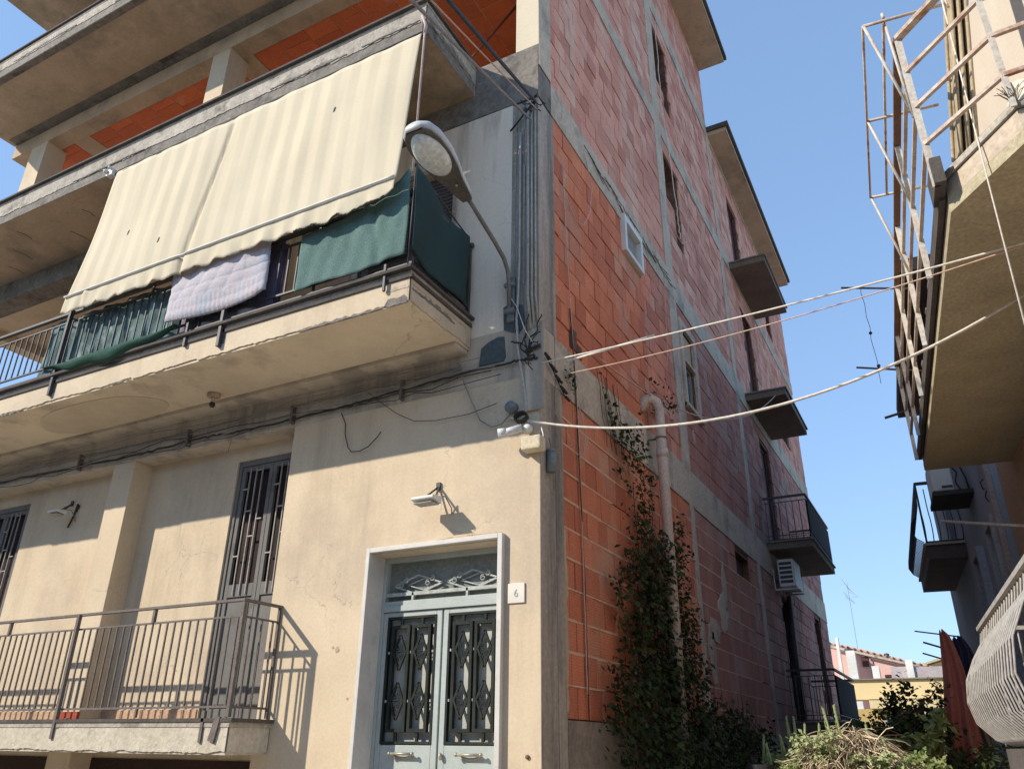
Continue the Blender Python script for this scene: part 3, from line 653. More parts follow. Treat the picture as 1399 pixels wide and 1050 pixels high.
# woven stripes in the canvas
nt = awf.node_tree; bs = [n for n in nt.nodes if n.type == 'BSDF_PRINCIPLED'][0]; tr = [n for n in nt.nodes if n.type == 'BSDF_TRANSLUCENT'][0]
src = bs.inputs['Base Color'].links[0].from_socket
tcn = nt.nodes.new('ShaderNodeTexCoord'); sp = nt.nodes.new('ShaderNodeSeparateXYZ'); nt.links.new(tcn.outputs['Object'], sp.inputs[0])
mu = nt.nodes.new('ShaderNodeMath'); mu.operation = 'MULTIPLY'; mu.inputs[1].default_value = 2*math.pi/.26; nt.links.new(sp.outputs[0], mu.inputs[0])
si = nt.nodes.new('ShaderNodeMath'); si.operation = 'SINE'; nt.links.new(mu.outputs[0], si.inputs[0])
mr = nt.nodes.new('ShaderNodeMapRange'); mr.inputs['From Min'].default_value = -.5; mr.inputs['From Max'].default_value = .5; mr.inputs['To Min'].default_value = .92; mr.inputs['To Max'].default_value = 1.02; nt.links.new(si.outputs[0], mr.inputs['Value'])
vs_ = nt.nodes.new('ShaderNodeVectorMath'); vs_.operation = 'SCALE'; nt.links.new(src, vs_.inputs[0]); nt.links.new(mr.outputs[0], vs_.inputs['Scale'])
nt.links.new(vs_.outputs[0], bs.inputs['Base Color']); nt.links.new(vs_.outputs[0], tr.inputs[0])
A = thing('awning', 'long cream striped canvas awning hanging down in front of the first floor balcony', 'awning', (-3.1, -1.05, 8.1))
m = MB(); m.grid(awn, 180, 30); m.build('canvas', awf, A, solid=.003)
tl = [random.random() for _ in range(400)]
def val(u, v):
    b = Vector(awn(u, 1)); k = int(u*30); ph = (u*30) % 1
    L = .19+.035*abs(math.sin(u*math.pi*15))+.015*tl[int(u*300) % 400]
    L *= 1-.35*math.exp(-((u-1)/.03)**2)
    if .80 < u < .97: L *= 1+.10*math.sin((u-.8)*35)
    fold = .014*math.sin(u*60)+.010*math.sin(u*131+2)
    return (b.x-.01*v, b.y-.012-fold*v*.8-.02*math.exp(-((u-.08)/.01)**2), b.z-L*v)
m = MB(); m.grid(val, 260, 6); m.build('valance', awf, A, solid=.003)
def hem(u):
    p = Vector(val(u, 1)); return (p.x, p.y-.004, p.z+.004)
m = MB(); m.tube([hem(.755+.225*i/70) for i in range(71)], .010, 5); m.build('torn_hem', M('dark_hem_binding', (.07,.08,.055)), A)
m = MB(); m.tube([Vector(awn(i/60, 1))+Vector((0,-.030,.004)) for i in range(61)], .0105, 8); m.build('bottom_rod', white_pl, A)
m = MB(); m.tube([(-5.5, -1.0, 8.13), (-.80, -1.0, 8.16)], .035, 10); m.build('roller', M('dark_roller', (.10,.085,.07)), A)
m = MB(); m.box(-5.57, -5.46, -1.08, -1.01, 8.10, 8.19); m.sphere((-5.56, -1.10, 8.16), .03); m.sphere((-5.50, -1.10, 8.20), .022); m.build('end_bracket', white_pl, A)
m = MB(); m.tube([(-.76, -1.04, 8.28), (-.75, -1.05, 8.0), (-.755, -1.06, 6.35)], .011, 6); m.tube([(-.80,-1.0,8.2),(-.77,-1.08,8.32),(-.74,-1.05,8.2),(-.76,-1.04,8.1)], .018, 6); m.build('crank_rod', M('pinkish_rod', (.55,.44,.40)), A)

for u_, v_ in ((.155,.62),(.79,.33),(.30,.80)):
    p_ = Vector(awn(u_, v_)); m = MB(); m.prism([(p_.x-.012,p_.z-.035),(p_.x+.008,p_.z-.03),(p_.x+.016,p_.z+.03),(p_.x-.002,p_.z+.02)], 1, p_.y-.006, p_.y-.0025); m.build('tear', M('dark_hem_binding', (.07,.08,.055)), A)
# green shade nets
netm = M('green_shade_net', (.15,.245,.225), (.115,.20,.18), s=3, c3=(.085,.145,.135), s3=2.2, w3=.54, rough=.9, bump=.9, bs=90, trans=.1, fine=.35)
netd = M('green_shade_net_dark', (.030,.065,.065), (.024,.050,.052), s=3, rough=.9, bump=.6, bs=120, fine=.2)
nt1 = thing('shade_net', 'green mesh shade cloth wrapped round the right corner of the first floor balcony railing', 'net', (-1.3, -1, 5.4))
def nf(u, v):
    x = -2.03+1.25*u; y = -1.05+.004*math.sin(u*37+v*5)+.006*math.sin(u*11-v*6)+.02*math.exp(-((u-.66-.10*v)/.035)**2)*(1-v*.3)
    zt = 6.07+.34*u**3; zb = 5.43+.015*math.sin(u*9)+.03*u; return (x, y, zt+(zb-zt)*v)
m = MB(); m.grid(nf, 50, 20); m.build('front_cloth', netm, nt1, solid=.004)
def nsd(u, v):
    y = -1.055+.93*u; x = -.72+.02*math.sin(u*8+v*2)+.02*math.exp(-((u-.45)/.08)**2)*v; zt = 6.41-.21*min(1, u*1.4)-.0*u
    zb = 5.50-.06*math.sin(u*3.1)-.06*u; return (x-.06*(1-u)*0, y, zt+(zb-zt)*v)
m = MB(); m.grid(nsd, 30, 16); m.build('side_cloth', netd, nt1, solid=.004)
m = MB(); m.tube([(-.755, -1.03, 5.3), (-.745, -1.03, 6.44)], .008, 6); m.tube([(-.74,-1.03,6.42),(-.72,-.12,6.2)], .008, 5); m.sphere((-.745,-1.03,6.44), .022); m.build('corner_stake', iron, nt1)
nt2 = thing('shade_net', 'faded green mesh cloth hung behind the railing bars left of the quilt', 'net', (-4.7, -.9, 5.4))
def nl(u, v):
    x = -6.05+2.35*u+.03*math.sin(v*5); y = -.945+.014*math.sin(u*38+v)+.010*math.sin(u*71); zt = 6.13+.01*math.sin(u*20); return (x, y, zt+(5.42-zt)*v)
m = MB(); m.grid(nl, 110, 12); m.build('cloth', M('faded_green_net', (.17,.27,.27), (.09,.16,.16), s=5, c3=(.36,.46,.46), s3=4, w3=.52, rough=.9, trans=.2, bump=.4, fine=.2), nt2, solid=.004)
def nh(u, v):
    x = -5.75+2.15*u; sag = math.sin(math.pi*u)**.8; return (x, -1.04-.05*math.sin(math.pi*v)-.03*sag, 5.44+.02*u-(.16*sag*v)+.02*math.sin(u*20)*v)
m = MB(); m.grid(nh, 50, 6); m.build('loose_fold', M('loose_green_net', (.05,.14,.10), (.04,.10,.08), s=4, trans=.3), nt2, solid=.004)

# quilt
Q = thing('quilt', 'pastel pink and blue quilted bedspread hung over the balcony railing', 'quilt', (-3.1, -1.1, 5.8))
def qf(u, v):
    x = -3.80+1.38*u+.04*(v-.5); zt = 6.22; zb = 5.53+.05*math.sin(u*3.1)*(-1)+.05*(u > .9)*(u-.9)*10*.6
    z = zt+(zb-zt)*v
    puff = abs(math.sin(v*math.pi*6))**.45*.007+(abs(math.sin((u*6+v*2)*math.pi))**.45*.009 if v < .72 and u < .8 else abs(math.sin((u if v >= .72 else v)*math.pi*22))**.6*.006)
    edge = min(1, u/.05, (1-u)/.05, (1-v)/.08+.15)
    return (x, -1.05-.032*max(0, edge)**.5-puff+.012*math.sin(u*6+v*4), z)
quiltm = M('quilt_cotton', (.47,.45,.49), (.50,.43,.45), s=3, c3=(.40,.43,.49), s3=2.6, w3=.52, rough=.9, bump=.5, bs=45, fine=.14)
m = MB(); m.grid(qf, 90, 50); m.build('front_face', quiltm, Q, solid=.012)
m = MB(); m.grid(lambda u, v: (-3.74+1.36*u, -.93+.02*math.sin(u*9), 6.2+(5.40-6.2)*v), 20, 8); m.grid(lambda u, v: (-3.78+1.38*u, -.935-.115*math.sin(v*math.pi)**.5*0-.115*v, 6.215+.012*math.sin(v*3.1)), 20, 6)
m.build('back_drop', M('mauve_lining', (.30,.24,.34), (.24,.19,.28), s=4), Q, solid=.01)
Q2 = MB(); Q2.grid(lambda u, v: (-3.72+1.2*u, -.90+.05*math.sin(u*14)+.02*math.sin(v*9), 5.58-.22*v+.02*math.sin(u*11)), 60, 10)
tag(Q2.build('folded_blanket', quiltm, None, solid=.02), 'crumpled pastel blanket edge lying behind the bottom rail under the hanging quilt', 'blanket')
Q3 = MB(); Q3.grid(lambda u, v: (-2.42+.10*u+.02*v, -.94+.02*math.sin(u*9+v*3), 6.14-.66*v), 12, 14)
tag(Q3.build('purple_cloth', M('purple_cloth', (.13,.10,.17), (.10,.075,.13), s=4), None, solid=.008), 'dark purple cloth hanging inside the railing just right of the quilt', 'cloth')
# white curtain post seen under net
m = MB(); m.tube([(-1.42, -.80, 5.34), (-1.42, -.80, 6.1)], .03, 10); tag(m.build('white_pole', white_pl), 'short white pole standing inside the balcony behind the green net', 'pole')

# street lamp
SL = thing('street_lamp', 'wall mounted street lamp with oval glass on a curved grey arm beside the corner', 'street lamp', (-.28, 0, 5.4))
lampm = M('lamp_arm_paint', (.20,.19,.18), (.15,.145,.14), s=5, c3=(.12,.07,.05), s3=6, w3=.6, rough=.5)
m = MB(); pts = [(-.28, -.06, 5.30), (-.28, -.065, 5.55), (-.28, -.10, 5.70), (-.28, -.18, 5.79), (-.28, -.35, 5.86), (-.28, -.60, 5.94), (-.28, -.90, 6.03)]
m.tube(pts, .021, 10); m.build('arm', lampm, SL)
m = MB(); m.box(-.32, -.24, -.04, -.001, 5.18, 5.66); m.box(-.335,-.225,-.08,-.041,5.54,5.58); m.box(-.335,-.225,-.08,-.041,5.26,5.30); m.build('bracket', grey_pl, SL, bevel=.005)
# head: lofted housing along -Y
secs = [(0,.050,.06,0),(.08,.070,.075,.0),(.24,.100,.095,.0),(.38,.140,.12,.0),(.54,.168,.135,.0),(.70,.168,.125,.0),(.80,.14,.10,0),(.86,.085,.05,0)]
def headpt(t, hw, h, a):  # cross-section: rounded top, flat bottom
    ca, sa = math.cos(a), math.sin(a)
    zz = h*abs(sa)**.8 if sa > 0 else -.025*abs(sa)**.5
    return Vector((-.28+hw*ca, -.86-t, 6.03+.12*t+zz))
m = MB(); n = 20; vs = []; 
for t, hw, h, _ in secs: vs += [headpt(t, hw, h, 2*math.pi*k/n) for k in range(n)]
fsx = [(i*n+k, i*n+(k+1) % n, (i+1)*n+(k+1) % n, (i+1)*n+k) for i in range(len(secs)-1) for k in range(n)]+[tuple(range(n)), tuple((len(secs)-1)*n+k for k in range(n))]
m.add(vs, fsx, 0, True); m.build('housing', M('lamp_housing_paint', (.62,.62,.61), (.50,.50,.50), s=4, rough=.4, fine=.05, bump=.03), SL)
m = MB(); vs = []
for t, hw, h, _ in secs: vs += [Vector((-.28-hw*.93, -.86-t*.985, 6.03+.12*t-.028)), Vector((-.28+hw*.93, -.86-t*.985, 6.03+.12*t-.028)), Vector((-.28+hw*.93, -.86-t*.985, 6.03+.12*t-.045)), Vector((-.28-hw*.93, -.86-t*.985, 6.03+.12*t-.045))]
fsx = [(i*4+k, i*4+(k+1) % 4, (i+1)*4+(k+1) % 4, (i+1)*4+k) for i in range(len(secs)-1) for k in range(4)]
m.add(vs, fsx+[(0,1,2,3)]); m.build('underside', M('lamp_under_paint', (.13,.115,.10), (.10,.09,.08), s=5, rough=.5), SL)
m = MB(); c = Vector((-.28, -.86-.585, 6.03+.07-.043)); vs = []; nn = 28; mm_ = 7
for j in range(mm_+1):
    ph = (math.pi/2)*j/mm_
    for k in range(nn):
        a = 2*math.pi*k/nn; y = .235*math.sin(ph)*math.sin(a); vs.append(c+Vector((.138*math.sin(ph)*math.cos(a), y, -.085*math.cos(ph)-.12*y*1.0)))
m.add(vs, [(j*nn+k, j*nn+(k+1) % nn, (j+1)*nn+(k+1) % nn, (j+1)*nn+k) for j in range(mm_) for k in range(nn)], 0, True)
m.build('glass_bowl', M('milky_lamp_glass', (.72,.75,.72), (.60,.63,.61), s=9, rough=.18, bump=.1, spec=.6), SL)
m = MB(); m.sphere((-.26, -.86-.22, 5.995), .012); m.build('screw', brass, SL)

# --- cables
def cat(a, b, sag, n=16):
    a, b = Vector(a), Vector(b); return [a+(b-a)*t+Vector((0,0,-4*sag*t*(1-t))) for t in [i/n for i in range(n+1)]]
def cable(name, pts, r, mat, label, catg='cable', group=None):
    m = MB(); m.tube(pts, r, 6); return tag(m.build(name, mat), label, catg, group)
def wob(p, n=20, a=.01):
    out = []; P = [Vector(q) for q in p]
    for i in range(len(P)-1):
        for k in range(n): out.append(P[i]+(P[i+1]-P[i])*k/n+Vector((random.uniform(-a,a)*.4, 0, random.uniform(-a,a))))
    out.append(P[-1]); return out
cable('facade_cable', wob([(-10.5,-.03,4.83),(-8,-.03,4.80),(-5.4,-.03,4.79),(-3.6,-.03,4.81),(-2.0,-.03,4.83),(-.8,-.03,4.82)], 14, .006), .009, cable_g, 'grey cable running just under the first floor balcony along the facade beam')
cable('facade_cable', wob([(-10.5,-.035,4.66),(-8,-.035,4.70),(-5.4,-.035,4.65),(-4.2,-.035,4.69),(-3.6,-.035,4.66),(-2.2,-.035,4.68),(-1.4,-.035,4.73),(-.27,-.035,4.76),(0,-.04,4.74)], 14, .01), .012, cable_b, 'thick black cable bundle sagging along the bottom edge of the facade beam')
cable('facade_cable', wob([(-10.5,-.05,4.74),(-7,-.05,4.70),(-5.2,-.05,4.60),(-4.3,-.05,4.63),(-3.3,-.05,4.70),(-1.74,-.05,4.72),(-.8,-.05,4.80)], 14, .006), .006, cable_g, 'thin pale cable drooping in front of the pilaster top')
cable('dangling_cable', [(-1.9,-.03,4.80),(-1.74,-.03,4.66),(-1.5,-.03,4.48),(-1.3,-.03,4.37),(-1.05,-.03,4.33),(-.7,-.03,4.33),(-.41,-.03,4.38)], .0035, cable_b, 'thin black cable looping across the wall left of the corner')
cable('dangling_cable', [(-2.2,-.03,4.62),(-2.14,-.02,4.5),(-2.13,-.02,4.38),(-2.08,-.02,4.24),(-2.02,-.03,4.18),(-1.92,-.03,4.17),(-1.82,-.03,4.20),(-1.72,-.03,4.28),(-1.68,-.03,4.33)], .005, cable_b, 'short cut cable end curled on the wall right of the barred balcony door')
cable('drop_cable', [(-.82,-.03,4.86),(-.80,-.03,4.75),(-.74,-.03,4.6),(-.66,-.03,4.42),(-.58,-.03,4.25),(-.46,-.03,4.16),(-.36,-.03,4.17),(-.28,-.03,4.24),(-.25,-.03,4.34)], .007, cable_g, 'pale cable hanging in a loop from the balcony corner to the grey junction box')
cable('riser_conduit', [(-.19,-.03,7.4),(-.19,-.035,6.6),(-.19,-.035,5.8),(-.20,-.035,5.45),(-.215,-.035,5.2),(-.20,-.035,4.9),(-.14,-.035,4.5),(-.11,-.035,4.32),(-.12,-.035,4.24),(-.2,-.03,4.19),(-.27,-.03,4.22)], .013, M('pale_conduit', (.48,.47,.44), (.4,.39,.37), s=6, rough=.5), 'pale vertical conduit running down the grey corner column', 'conduit')
for dx, r, lab in ((-.08,.016,'thicker'),(-.04,.012,'middle'),(.0,.009,'slim outermost')):
    cable('riser_pipe', [(dx-.02,-.03,7.75),(dx-.02,-.03,5.4),(dx+.01,-.03,5.05)], r, M('worn_conduit', (.50,.46,.39), (.40,.35,.29), s=9, rough=.7), lab+' of three weathered pipes side by side on the corner column', 'pipe', 'pipes on the corner column')
cable('tie_wire', [(-.27,-.06,5.42),(-.2,-.06,5.3),(-.12,-.06,5.05),(-.04,-.06,4.9)], .005, cable_w, 'white wire slanting down from the street lamp arm to the corner')
m = MB()
for k in range(9):
    p = Vector((-.10, -.05, 4.82)); pts = [p]
    dv = Vector((random.uniform(-.035,.025), 0, random.uniform(-.03,.045)))
    for i in range(8): p = p+dv+Vector((random.uniform(-.03,.03), random.uniform(-.01,.01), random.uniform(-.03,.03))); p.y = min(-.02, p.y); pts.append(p.copy())
    m.tube(pts, random.uniform(.004,.009), 5)
for k in range(5): m.sphere((-.10+.03*k, -.05, 4.82+.008*k), .022, 6)
tag(m.build('cable_tangle', cable_b), 'tangle of black cable ends and connectors at the corner under the conduits', 'cable tangle')
m = MB(); p0 = Vector((.03,.05,4.82))
for k in range(9): q = p0+Vector((0,.055*k, -.032*k+.02*(k % 2))); m.tube([q, q+Vector((.02,.05,-.03))], .014, 6); 
m.tube([p0+Vector((0,.05*k,-.03*k)) for k in range(10)], .006, 5)
tag(m.build('insulator_string', cable_b), 'string of small dark insulators fixed on the side wall beam next to the corner', 'insulators')
m = MB()
for k in range(7):
    p = Vector((-.02, -.04, 7.74)); pts = [p]
    for i in range(6): p = p+Vector((random.uniform(-.05,.05), random.uniform(-.02,.02), random.uniform(-.06,.05))); pts.append(p.copy())
    m.tube(pts, .006, 5)
m.tube([(-.30,-.05,7.45),(-.2,-.05,7.55),(-.1,-.05,7.66),(-.02,-.04,7.74)], .010, 6)
tag(m.build('cable_clamps', cable_b), 'dark cable clamps and loose ends at the top of the corner column', 'cable clamps')
for (a, b, r, mt, lab) in (((.0,-.06,7.72),(.86,-3,5.62),.016,cable_b,'thick black overhead cable rising from the top of the corner column'),
                        ((-.06,-.06,7.5),(.60,-3,5.75),.013,cable_g,'grey overhead cable left of the thick black one, crossing the clay ceiling'),
                        ((.02,-.06,7.6),(.74,-3,5.68),.006,cable_p,'thin pinkish overhead wire between the grey and black cables')):
    a2 = Vector(b)+(Vector(b)-Vector(a))*1.5; cable('overhead_cable', cat(a, a2, .03, 20), r, mt, lab, 'cable')
# junction boxes, camera, floodlights
J = thing('junction_box', 'round grey junction box on the wall left of the security camera', 'junction box', (-.26,-.03,4.3))
m = MB(); m.tube([(-.26,-.001,4.31),(-.26,-.06,4.31)], .055, 14); m.build('box', grey_pl, J); m = MB(); m.tube([(-.26,-.061,4.31),(-.26,-.068,4.31)], .045, 14); m.build('lid', grey_pl, J)
J = thing('security_camera', 'white bullet security camera with black cable coil at the corner of the facade', 'camera', (-.1,-.1,4.05))
m = MB(); m.tube([(-.30,-.16,4.02),(-.12,-.10,4.07)], .035, 12); m.tube([(-.315,-.165,4.03),(-.25,-.14,4.035)], .041, 12); m.build('body', M('silver_white_plastic', (.75,.75,.73), rough=.3, bump=0), J)
m = MB(); m.sphere((-.09,-.05,4.07), .045); m.tube([(-.09,-.05,4.07),(-.09,-.001,4.10)], .03, 10); m.build('mount', white_pl, J)
m = MB()
for k in range(5): m.tube([(-.14+.06*math.cos(a), -.06-.008*k, 4.17+.04*math.sin(a)+.004*k) for a in [i*math.pi/8 for i in range(17)]], .009, 5)
m.build('cable_coil', cable_b, J)
m = MB(); m.tube([(0.02,-.02,4.10),(.05,-.03,4.0),(.03,-.02,3.93)], .006, 5); m.build('lead', white_pl, J)
m = MB(); m.box(-.12, .06, -.12, -.001, 3.86, 3.98); tag(m.build('outlet_box', M('cream_box_paint', (.70,.60,.42), (.62,.53,.38), s=4), None, bevel=.012), 'cream painted square box fixed below the security camera at the facade corner', 'box')
m = MB(); m.tube([(.045,.13,3.72),(.045,.13,3.90)], .04, 12); m.tube([(.045,.13,3.90),(.045,.13,3.92)], .043, 12); m.tube([(.045,.13,3.92),(.03,.13,4.03)], .006, 6)
tag(m.build('cylindrical_sensor', grey_pl), 'small grey cylinder fitting hanging on the side wall right of the cream box', 'sensor')
def flood(x, y, z, s, lab):
    F_ = thing('floodlight', lab, 'floodlight', (x, y, z), 'floodlights on the facade')
    m = MB(); m.prism([(y-.13*s, z), (y-.27*s, z-.02*s), (y-.27*s, z-.045*s), (y-.13*s, z-.07*s)], 0, x-.13*s, x+.10*s); m.build('head', white_pl, F_, bevel=.006)
    m = MB(); m.box(x-.11*s, x+.08*s, y-.26*s, y-.14*s, z-.078*s, z-.072*s) ; m.build('lens', M('grey_lens', (.45,.44,.40)), F_)
    m = MB(); m.bar((x-.02, y, z+.14*s), (x-.07*s, y-.15*s, z), .014); m.bar((x-.02, y, z+.14*s), (x+.05*s, y-.15*s, z), .014); m.box(x-.04, x+.0, y-.02, y-.001, z+.10*s, z+.17*s); m.build('bracket', iron, F_)
    m = MB(); m.tube([(x+.03*s, y-.16*s, z), (x+.10*s, y-.08*s, z+.01), (x+.13*s, y-.02, z-.08*s), (x+.13*s, y-.005, z-.13*s)], .006, 5); m.build('lead', cable_g, F_)
flood(-.98, 0, 3.56, 1.0, 'small white floodlight on the wall above the entrance door')
flood(-6.66, .25, 4.2, .9, 'small white floodlight on the recessed wall left of the pilaster')
m = MB(); m.tube([(-6.55,.235,4.30),(-6.57,.23,4.15),(-6.62,.22,4.0)], .012, 5); m.tube([(-6.56,.235,4.2),(-6.52,.23,4.28)], .016, 5); tag(m.build('dangling_cable', cable_b), 'short black lead hanging beside the left floodlight', 'cable')
NP = thing('house_number_plate', 'small white square house number tile reading 6 right of the entrance door', 'number plate', (-.21,-.01,2.7))
m = MB(); m.box(-.285, -.135, -.014, -.001, 2.63, 2.785); m.build('tile', M('white_tile', (.78,.74,.66), rough=.3, bump=0, fine=.03), NP, bevel=.003)
cu = bpy.data.curves.new('numeral', 'FONT'); cu.body = '6'; cu.size = .085; cu.extrude = .0012; cu.align_x = 'CENTER'; cu.align_y = 'CENTER'
t0 = bpy.data.objects.new('numeral_text', cu); nm_ = bpy.data.meshes.new_from_object(t0); bpy.data.objects.remove(t0)
to = bpy.data.objects.new('numeral', nm_); COL.objects.link(to); to.parent = NP; to.location = (0.0, -.0055, .004); to.rotation_euler = (R(90), 0, 0); nm_.materials.clear(); nm_.materials.append(M('faded_grey_ink', (.42,.41,.39)))
m = MB(); m.tube([(-.11,-.001,1.53),(-.11,-.012,1.53)], .016, 12); tag(m.build('door_bell', M('brown_button', (.20,.15,.10))), 'small round brown bell push low on the wall right of the door', 'bell')
# pendant bulb
PB = thing('ceiling_bulb', 'bare bulb holder under the first floor balcony above the barred door', 'lamp', (-3.7,-.38,5))
m = MB(); m.tube([(-3.71,-.36,4.998),(-3.71,-.36,4.965)], .07, 14); m.build('base', conc_t, PB)
m = MB(); m.tube([(-3.71,-.36,4.964),(-3.71,-.36,4.90)], .02, 8); m.build('holder', iron_w, PB)
m = MB(); m.sphere((-3.71,-.36,4.875), .034); m.build('bulb', M('dark_bulb', (.06,.045,.04), rough=.2, bump=0), PB)
# blue-grey mortar patch and little scars
m = MB(); pts = [(-.62,4.80),(-.60,4.98),(-.52,5.03),(-.42,5.06),(-.36,5.05),(-.34,4.84),(-.36,4.80)]; m.prism(pts, 1, -.012, -.001); m.build('mortar_repair', blue_patch, B)
m = MB(); m.prism([(-.36,5.12),(-.37,5.36),(-.30,5.38),(-.16,5.34),(-.14,5.14),(-.2,5.05)], 1, -.013, -.007); m.build('mortar_repair', blue_patch, B)
# drain pipe on side wall
DP = thing('drain_pipe', 'fat beige plastic drain pipe climbing the block side wall through the vines', 'pipe', (.12,2.95,2))
m = MB(); m.tube([(-.02,2.82,5.30),(.04,2.82,5.42),(.10,2.86,5.46),(.15,2.92,5.42),(.17,2.95,5.32),(.17,2.95,5.15),(.17,2.95,.2)], .062, 14); m.build('pipe', pvc, DP)
for z in (4.72, 2.6): m = MB(); m.tube([(.17,2.95,z),(.17,2.95,z+.10)], .071, 14); m.build('socket', pvc, DP)
for z in (4.95, 3.5): m = MB(); m.tube([(.17,2.95,z),(.17,2.95,z+.02)], .067, 14); m.box(0, .12, 2.94, 2.96, z, z+.02); m.build('clamp', iron_g, DP)
m = MB(); m.tube([(.02,11.25,2.0),(.06,11.25,4.6)], .05, 8); tag(m.build('downpipe', iron), 'thin dark downpipe on the far part of the side wall', 'pipe')
# AC unit
AC = thing('air_conditioner', 'white air conditioner outdoor unit hung under the railed balcony on the side wall', 'air conditioner', (.3,10.4,4.3))
m = MB(); m.box(.10, .40, 10.15, 10.9, 4.40, 4.92); m.build('body', white_pl, AC, bevel=.02)
m = MB()
for k in range(5): m.box(.13, .36, 10.138, 10.149, 4.47+k*.085, 4.52+k*.085)
m.build('side_louvres', iron, AC)
m = MB(); m.bar((.0,10.2,4.36),(.42,10.2,4.36),.03); m.bar((.0,10.85,4.36),(.42,10.85,4.36),.03); m.bar((.0,10.2,4.36),(.0,10.2,4.75),.03); m.build('bracket', iron_w, AC)

# thin flex wires on the side wall
cable('wall_flex', wob([(.02,.55,7.4),(.02,.62,6.3),(.02,.70,5.4),(.02,.80,4.4),(.02,.83,3.2),(.02,.84,2.0)], 12, .006), .006, cable_p, 'pale vertical wire hanging down the orange blocks near the corner')
cable('wall_flex', wob([(.02,.66,5.6),(.02,.74,5.0),(.02,.85,3.0),(.02,.86,1.8)], 12, .004), .006, cable_b, 'thin black vertical wire next to the pale one near the corner')
cable('wall_loop', [(.02,1.2,8.0),(.04,1.35,7.6),(.04,1.25,7.15),(.04,1.05,6.85),(.03,.85,6.8),(.02,.65,6.95)], .006, cable_p, 'pale cable loop on the orange wall below the second beam')
cable('wall_flex', wob([(.02,5.0,14.1),(.02,4.95,12.0),(.02,5.3,10.2),(.02,5.4,9.4)], 10, .03), .009, cable_w, 'white wire hanging in front of the two upper window openings')
cable('wall_loop', [(.02,5.9,10.9),(.04,6.0,10.2),(.04,5.8,9.6),(.04,5.4,9.3),(.03,4.95,9.3)], .008, cable_p, 'pale cable loop beside the upper window opening')
cable('wall_flex', wob([(.02,4.2,8.0),(.02,4.1,7.0),(.02,4.0,6.4)], 10, .006), .006, cable_p, 'short thin wire hanging beside the white vent frame')
cable('wall_loop', [(.0,.3,4.35),(.05,.45,4.2),(.05,.65,4.05),(.04,.85,4.1),(.03,.95,4.35),(.03,.8,4.6)], .005, cable_p, 'thin pink flex looped on the orange blocks right of the camera')
m = MB()
for k in range(26):
    y = 1.2+k*.13; m.tube([(.02,y,8.12-.02*k % .1),(.03,y+.2+random.random()*.2,8.02+random.uniform(-.1,.1))], .005, 4)
tag(m.build('dry_tendrils', twig), 'dry leafless tendrils along the second concrete beam of the side wall', 'dead vine')

# overhead wires across the lane
cable('span_cable', cat((-.10,-.06,4.15),(3.78,0,4.47),.42,30), .0105, cable_w, 'thick white cable sagging across the lane from the security camera to the right building', 'cable')
cable('span_cable', cat((.02,-.02,4.69),(3.66,-.85,4.32),.03,24), .007, cable_w, 'white cable crossing the lane just above the sagging one')
cable('span_cable', cat((.23,.02,4.55),(3.58,-.85,4.30),.06,24), .0045, cable_p, 'thin pinkish wire crossing the lane to the near right balcony')
cable('splice_bar', [(.26,0,4.66),(1.07,0,4.72)], .012, cable_w, 'straight white sleeve on the cable near the corner', 'cable')
cable('wall_swag', cat((.03,1.39,5.36),(.60,9.6,8.08),.62,30), .009, cable_p, 'pink wire swagging along the block wall up to the middle side balcony')

for i, (x, z, r) in enumerate(((-1.98, 2.35, .022), (-2.03, 2.37, .012), (-1.82, 1.95, .012))):
    m = MB(); n = 9; m.prism([(x+r*math.cos(2*math.pi*k/n)*random.uniform(.6,1.3), z+r*math.sin(2*math.pi*k/n)*random.uniform(.5,1.4)) for k in range(n)], 1, -.003, -.0008); m.build('plaster_scar', M('scar_mortar', (.46,.37,.27), (.36,.28,.20), s=20), B)
for k, zz in enumerate((4.72, 4.78, 4.64, 4.86)):
    pts = []; x = -10.4
    while x < -.3:
        pts.append((x, -.03-.012*k, zz+random.uniform(-.035,.03)+.03*math.sin(x*(1.1+.4*k)))); x += random.uniform(.18,.5)
    cable('facade_cable', pts, (.005,.007,.004,.005)[k], (cable_b,cable_g,cable_b,cable_g)[k], ('wavy thin black', 'uneven grey', 'lowest loose black', 'topmost thin grey')[k]+' cable strung loosely along the facade beam')
for k in range(6):
    x = -9.5+k*1.6+random.uniform(-.4,.4); m = MB(); m.box(x-.012, x+.012, -.06, -.001, 4.62, 4.82); m.build('cable_clip', iron_g, B)
cable('dangling_cable', wob([(-3.70,-.04,4.70),(-3.72,-.02,4.58),(-3.75,-.01,4.45)], 6, .01), .004, cable_g, 'thin loose wire hanging in front of the top of the barred balcony door')

